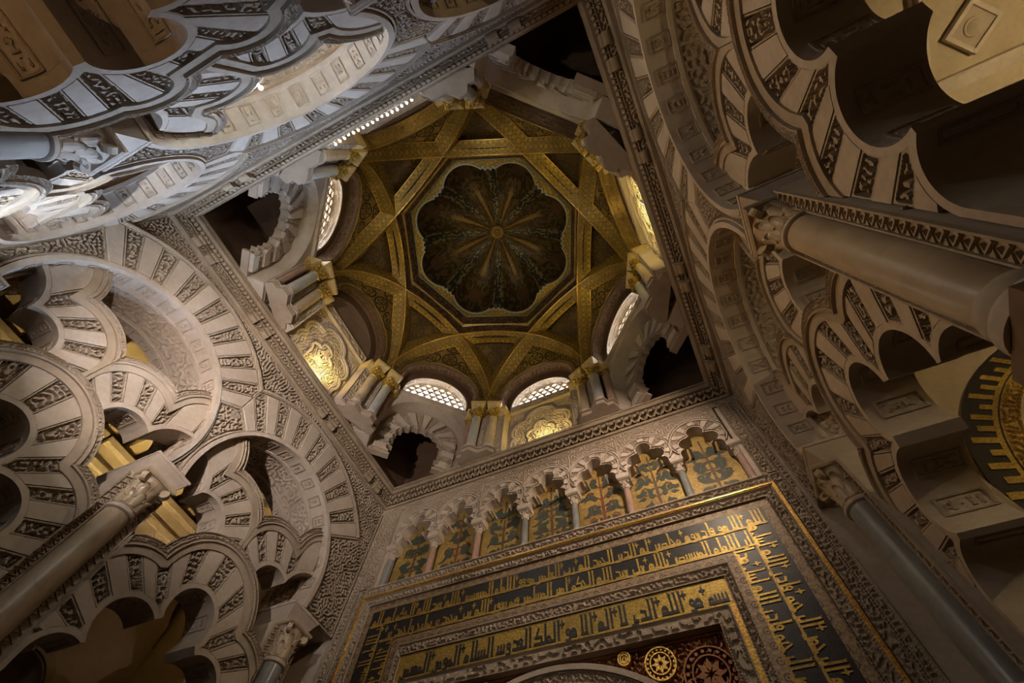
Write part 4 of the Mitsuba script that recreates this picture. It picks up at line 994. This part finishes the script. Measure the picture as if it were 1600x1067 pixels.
rho = math.degrees(math.acos(DR * math.tan(PI / 8) / HR))     # angle along a rib at which it meets its neighbour
top_a = rho
wm = []
def web(name, X, m='web_mosaic'):
    L0 = np.r_[0, np.cumsum(np.linalg.norm(np.diff(X[:, X.shape[1] // 2], axis=0), axis=1))]
    W0 = np.linalg.norm(np.diff(X, axis=1), axis=2); W0 = np.concatenate([np.zeros((len(X), 1)), np.cumsum(W0, 1)], 1); W0 -= W0[:, -1:] / 2
    uv = np.stack([W0, np.broadcast_to(L0[:, None], W0.shape)], -1).reshape(-1, 2)
    return obj(name, grid_mesh(X), m, CE, smooth=True, uv=uv)
g_all = []
for k in range(8):
    # over vertex k: between the two ribs that leave it, up to the rib that crosses
    rows = []
    for t in np.linspace(0.02, 1, 18):
        a = t * top_a
        L = rib_point(k, a, HR + .32); Rr = rib_point((k - 2) % 8, 180 - a, HR + .32)
        row = []
        for s in np.linspace(0, 1, 13):
            p = L + (Rr - L) * s
            bul = (math.sqrt(max((HR + .32) ** 2 - ((2 * s - 1) * DR * math.tan(PI / 8)) ** 2, 0)) - math.sqrt((HR + .32) ** 2 - (DR * math.tan(PI / 8)) ** 2))
            p = p + np.array([0, 0, 1]) * bul * t ** 2
            row.append(p)
        rows.append(row)
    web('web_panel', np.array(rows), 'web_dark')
    # over side k (between vertices k-1 and k): from the wall arch up to where two ribs cross
    fr = octframe(k)
    rows = []
    for q in np.linspace(0, 1, 9):
        row = []
        for s in np.linspace(0, 1, 25):
            aa = math.radians(180 - 180 * s)
            w_ = fr.pt(1.0 * math.cos(aa) * (1 if 1 else 0), 11.0 + 1.14 * math.sin(aa) if math.sin(aa) > 0 else 11.0, .30)
            if s <= .5: b = rib_point((k - 1) % 8, max(2 * s, .04) * rho, HR + .28)
            else: b = rib_point((k - 2) % 8, 180 - max(2 * (1 - s), .04) * rho, HR + .28)
            p = w_ + (b - w_) * q
            row.append(p + np.array([0, 0, .10 * math.sin(PI * q) * math.sin(PI * s)]))
        rows.append(row)
    X = np.array(rows)
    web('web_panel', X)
# ring of friezes above the crossing ribs
def octpt(k, r, z): return np.array([r * math.cos(k * PI / 4), r * math.sin(k * PI / 4), z])
ZP = 13.92
for k in range(8):
    for r0, z0, r1, z1, m in ((2.62, 12.95, 2.50, 13.45, 'mosaic_and_shade'), (2.50, 13.45, 2.40, 13.50, 'gold_dim'), (2.40, 13.50, 2.33, ZP, 'mosaic_and_shade')):
        q = np.array([[octpt(k, r0, z0), octpt(k + 1, r0, z0)], [octpt(k, r1, z1), octpt(k + 1, r1, z1)]])
        Lx = np.linalg.norm(q[0, 1] - q[0, 0])
        obj('frieze_panel' if m == 'mosaic_and_shade' else 'frieze_step', grid_mesh(q), m, CE, uv=np.array([[0, 0], [Lx, 0], [0, .5], [Lx, .5]]))
    e = [octpt(k, 2.335, ZP), octpt(k + 1, 2.335, ZP)]
    d = []
    for p in e:
        i_ = p * np.array([1 - .03 / 2.33, 1 - .03 / 2.33, 1]); d.append([p + [0, 0, -.02], i_ + [0, 0, -.025], i_ + [0, 0, .01], p + [0, 0, .01]])
    obj('octagon_line', prism(d), 'silver_line', CE)
outl = []
for k in range(8):
    c0 = k * 45
    ph = np.radians(np.linspace(-1, 1, 25)); 
    amax = math.asin(.564 / .653); amax = PI - amax if 1.846 < 1.517 else amax
    for b in np.linspace(-amax, amax, 23):
        p = np.array([1.517 + .653 * math.cos(b), .653 * math.sin(b)]); c, s = math.cos(math.radians(c0)), math.sin(math.radians(c0))
        outl.append((p[0] * c - p[1] * s, p[0] * s + p[1] * c))
    for a, r in ((18.4, 1.985), (20.4, 1.90), (22.5, 1.965), (24.6, 1.90), (26.6, 1.985)):
        outl.append((r * math.cos(math.radians(c0 + a)), r * math.sin(math.radians(c0 + a))))
outp = sg.Polygon(outl)
octp = sg.Polygon([octpt(k, 2.34, 0)[:2] for k in range(8)])
def flat(g, z0, z1):
    e = [trimesh.creation.extrude_polygon(p, z1 - z0, engine='earcut') for p in polys(g)]
    return cat(*[(np.array(m.vertices) + [0, 0, z0], np.array(m.faces)) for m in e])
pl_ = flat(octp.difference(outp), ZP, ZP + .05)
obj('lobed_frame', pl_, 'rib_gold', CE, uv=pl_[0][:, :2] * 1.3)
obj('lobed_line', flat(outp.buffer(.012).difference(outp.buffer(-.028)), ZP - .03, ZP + .03), 'silver_line', CE, 'pale lobed outline')
ol = np.array(outl); th = np.arctan2(ol[:, 1], ol[:, 0]); rr_ = np.hypot(*ol.T); od = np.argsort(th); th, rr_ = th[od], rr_[od]
def rim(t): return np.interp((t + PI) % (2 * PI) - PI, np.r_[th - 2 * PI, th, th + 2 * PI], np.r_[rr_, rr_, rr_])
for k in range(8):                               # gores: creases at the cusps (22.5 + 45 k degrees)
    t = np.radians(k * 45 + 22.5 + np.linspace(0, 45, 25)); fx = np.linspace(0, 1, 25)
    S = np.linspace(0, 1, 20)
    X, UV = [], []
    for s in S:
        ang = s * PI / 2
        lobe = 1 + (rim(t) / 2.02 - 1) * (1 - s) + .10 * np.sin(PI * fx) * math.sin(PI * min(s * 1.15, 1)) * 1.2
        r = 2.02 * math.cos(ang) ** .85 * lobe
        z = ZP + .04 + 1.62 * math.sin(ang) + .12 * np.sin(PI * fx) * math.cos(ang) * s
        X.append(np.c_[r * np.cos(t), r * np.sin(t), z]); UV.append(np.c_[k + fx * .998 + .001, np.full(25, math.cos(ang))])
    obj('gore', grid_mesh(np.array(X)), 'dome_mosaic', CE, smooth=True, uv=np.array(UV).reshape(-1, 2))
    for da in (-5.5, 5.5):
        a = math.radians(k * 45 + 45 + da); d = np.array([math.cos(a), math.sin(a), 0]); e = np.array([-d[1], d[0], 0])
        sec = []
        for s in np.linspace(.70, .92, 7):
            r, z = 2.02 * math.cos(s * PI / 2) ** .85 * 1.06, ZP + .03 + 1.60 * math.sin(s * PI / 2); p = d * r + [0, 0, z]
            sec.append([p - e * .016, p - [0, 0, .03], p + e * .016])
        obj('gilt_ray', prism(sec), 'gilt', CE)
obj('rosette', cat(lathe([(.03, ZP + 1.50), (.08, ZP + 1.52), (.10, ZP + 1.56), (.19, ZP + 1.57), (.22, ZP + 1.60), (.22, ZP + 1.68)], 24), *[(lambda m: (np.array(m.vertices) + [.20 * math.cos(a), .20 * math.sin(a), ZP + 1.565], np.array(m.faces)))(trimesh.creation.icosphere(1, .025)) for a in np.arange(0, 6.2, PI / 12)]), 'gold_dim', CE)
# unseen shell over the dome, added to keep stray sky light out
RF = structure('added_roof')
tri = []
for k in range(8):
    a, b = PI / 8 + k * PI / 4, PI / 8 + (k + 1) * PI / 4
    p = lambda r, t, z: (r * math.cos(t), r * math.sin(t), z)
    tri.append((np.array([p(4.15, a, 12.7), p(4.15, b, 12.7), p(.01, b, 17.2), p(.01, a, 17.2)]), np.array([[0, 1, 2], [0, 2, 3]])))
scene[RF] = mikit.ply(cat(*tri), 'dark_wood')
# ------------------------------------------------------------------ floor, side bays, what is seen through the arches
fl = structure('floor'); scene[fl] = mikit.ply((np.array([(-12, -12, 0), (12, -12, 0), (12, 12, 0), (-12, 12, 0)]), np.array([[0, 1, 2], [0, 2, 3]])), 'floor_stone')
def bx3(x0, x1, y0, y1, z0, z1):
    m = trimesh.creation.box(bounds=[[x0, y0, z0], [x1, y1, z1]]); return np.array(m.vertices), np.array(m.faces)
ca = structure('ceiling_aisle')
scene[ca] = mikit.ply(cat(bx3(-12, -3.78, -12, 12, 9.25, 9.5), bx3(-3.9, 12, -12, -3.7, 9.25, 9.5), bx3(3.9, 12, -3.9, 12, 8.6, 8.8), bx3(3.9, 12, -12, -3.8, 8.6, 8.8), bx3(-12, 12, 3.7, 12, 9.25, 9.5)), 'warm_plaster')
wo = structure('wall_outer')
scene[wo] = mikit.ply(cat(bx3(-12.3, -12, -12, 12, 0, 9.5), bx3(12, 12.3, -12, 12, 0, 9.5), bx3(-12, 12, -12.3, -12, 0, 9.5), bx3(-12, -3.8, 3.35, 3.9, 0, 9.4), bx3(3.95, 12, 3.35, 3.9, 0, 9.4)), 'warm_plaster')
# walls above the arches, closing the bay's square against the aisles
for fr, u0, u1 in ((FL, -3.6, 3.6), (FR, -3.6, 3.6), (FB, -3.8, 3.95)):
    obj('upper_wall', fr(box(u0, u1, 8.7, 9.4, -TH, -.31)), 'warm_plaster', wo)
# left aisle: wooden beams under the lit ceiling and a second, plainer screen of lobed arches
for i, y in enumerate(np.arange(-3.0, 3.3, .62)):
    B = obj('ceiling_beam', bx3(-11.9, -4.7, y - .11, y + .11, 8.9, 9.25), 'warm_plaster', None, f'lamp-lit ceiling beam of the left aisle, seen through the arches', 'beam', 'ceiling beams of the left aisle')
FF = Frame((-8.2, 0, 0), (0, 1, 0), (1, 0, 0))
for i, c in enumerate((-1.9, 1.1, 4.0)):
    A = thing('aisle_arch', ('plain far arch of the left aisle, away from the inscriptions', 'plain far arch of the left aisle, behind the middle column', 'plain far arch of the left aisle, beside the inscription wall')[i], 'arch', 'far arches of the left aisle')
    hole = unary_union([sg.Point(c, 5.7).buffer(.55), sg.Point(c - .6, 5.2).buffer(.5), sg.Point(c + .6, 5.2).buffer(.5), sg.box(c - 1.1, 0, c + 1.1, 5.2)])
    up = sg.Point(c, 7.6).buffer(.85).union(sg.box(c - .7, 6.7, c + .7, 7.5))
    scene[A] = mikit.ply(FF(extrude(sg.box(c - 1.46, 0, c + 1.46, 8.9).difference(hole).difference(up).intersection(sg.box(-3.36, 0, 3.34, 9)), -.6, 0)), 'plaster')
    for q, zz in enumerate((8.2, 8.65)): obj('moulding', FF(box(max(c - 1.46, -3.3), min(c + 1.46, 3.3), zz, zz + .12, 0, .08 + .09 * q)), 'plaster', A)
    obj('archivolt', FF(extrude(hole.buffer(.14, join_style=2).difference(hole.buffer(.02)).intersection(sg.box(-3.3, 3, 3.3, 9)), 0, .06)), 'carved', A)
# right aisle: white plaster ceiling with square rosette panels
for i, (cx, cy) in enumerate(((7.60, -.73), (9.3, -.73), (5.9, -.73), (7.60, 1.0), (9.3, 1.0), (7.60, -2.6), (5.9, 1.0))):
    Rz = thing('ceiling_panel', 'cream diamond-set rosette panel on the white ceiling of the right aisle', 'panel', 'rosette panels of the right aisle ceiling')
    dia = lambda h, z0, z1: rot_z(cat(*[bx3(a, b, c_, d_, z0, z1) for a, b, c_, d_ in h]), PI / 4, (cx, cy, 0))
    scene[Rz] = mikit.ply(dia([(-.19, .19, -.19, .19)], 8.55, 8.6), 'carved')
    obj('rim', dia([(-.23, -.18, -.23, .23), (.18, .23, -.23, .23), (-.18, .18, -.23, -.18), (-.18, .18, .18, .23)], 8.53, 8.6), 'plaster', Rz)
    obj('boss', lathe([(.01, 8.50), (.05, 8.51), (.08, 8.54), (.11, 8.54), (.12, 8.56)], 18, (cx, cy, 0)), 'carved', Rz, smooth=40)
for k, (x0, x1, y0, y1) in enumerate(((8.55, 8.72, -6, 3.3), (6.95, 7.1, -6, 3.3), (4.8, 11.5, -.28, -.1), (4.8, 11.5, -2.2, -2.05))):
    obj('ceiling_moulding', cat(bx3(x0, x1, y0, y1, 8.53, 8.6), bx3(x0 + .04, x1 - .04, y0, y1, 8.48, 8.54)), 'plaster', ca)
# the inscribed door arch on the far wall of the right aisle
FD = Frame((0, 3.35, 0), (1, 0, 0), (0, -1, 0))
DA = thing('door_arch', 'round arch ringed with gold and dark blue mosaic, far right through lobed arches', 'arch')
dc = (DCX, DCZ)
obj('field', FD(extrude(sg.Point(*dc).buffer(DR1), 0, .03)), 'warm_plaster', DA)
obj('pattern_ring', FD(relief(sg.Point(*dc).buffer(DR2).difference(sg.Point(*dc).buffer(DR1)), .06, .03, 'fine', 400, .02, .022, (dc, (0, 1)), .06)), 'gold_dim', DA)
obj('dark_ring', FD(extrude(sg.Point(*dc).buffer(DR3).difference(sg.Point(*dc).buffer(DR2)), 0, .05)), 'navy_mosaic', DA)
nl = 88
for i in range(nl):
    a = 2 * PI * i / nl; h = (.62, .9, .5, .78)[i % 4]
    r0, r1 = DR2 + .03, DR2 + .03 + (DR3 - DR2 - .05) * h
    obj('letter_stroke', FD(extrude(sector(dc[0], dc[1], r0, r1, math.degrees(a), math.degrees(a) + 1.9), .05, .06)), 'gold', DA)
obj('letter_base', FD(extrude(sector(dc[0], dc[1], DR2 + .015, DR2 + .06, 0, 359.9), .05, .06)), 'gold', DA)
# row of lamps on the ledge opposite the inscriptions
def lamp_bsdf(): return tw({'type': 'diffuse', 'reflectance': rgbt((.8, .8, .8))})
scene['lamp_white'] = lamp_bsdf()
ico = trimesh.creation.icosphere(1, .020)
rn = np.random.RandomState(3)
for i in range(17):
    t = i / 16; x = -.66 + 1.38 * t
    L = thing('ledge_lamp', f'tiny bright bulb on the ledge opposite the inscriptions, {ordinal(i)} from the left', 'lamp', 'row of bulbs on the ledge')
    v = np.array(ico.vertices) + [x, -3.095 + .008 * rn.randn(), 8.965]
    scene[L] = mikit.ply((v, np.array(ico.faces)), 'lamp_white', emitter={'type': 'area', 'sampling_weight': .14, 'radiance': {'type': 'rgb', 'value': [c * LEDB for c in (1.0, .86, .52)]}})
    obj('socket', bx3(x - .012, x + .012, -3.16, -3.11, 8.925, 8.965), 'lamp_metal', L)
# the lamp shining at the carved underside
L = thing('star_lamp', 'glaring lamp on the lobed arch under the brightly lit carved arch', 'lamp')
v = np.array(trimesh.creation.icosphere(2, .022).vertices) + [-.04, -3.36, 6.37]
scene[L] = mikit.ply((v, np.array(trimesh.creation.icosphere(2, .022).faces)), 'lamp_white', emitter={'type': 'area', 'sampling_weight': 3.0, 'radiance': {'type': 'rgb', 'value': [STAR, STAR * .95, STAR * .85]}})
obj('housing', (lambda m: (np.array(m.vertices) + [-.04, -3.41, 6.30], np.array(m.faces)))(trimesh.creation.cylinder(radius=.03, height=.09, sections=12)), 'lamp_metal', L)
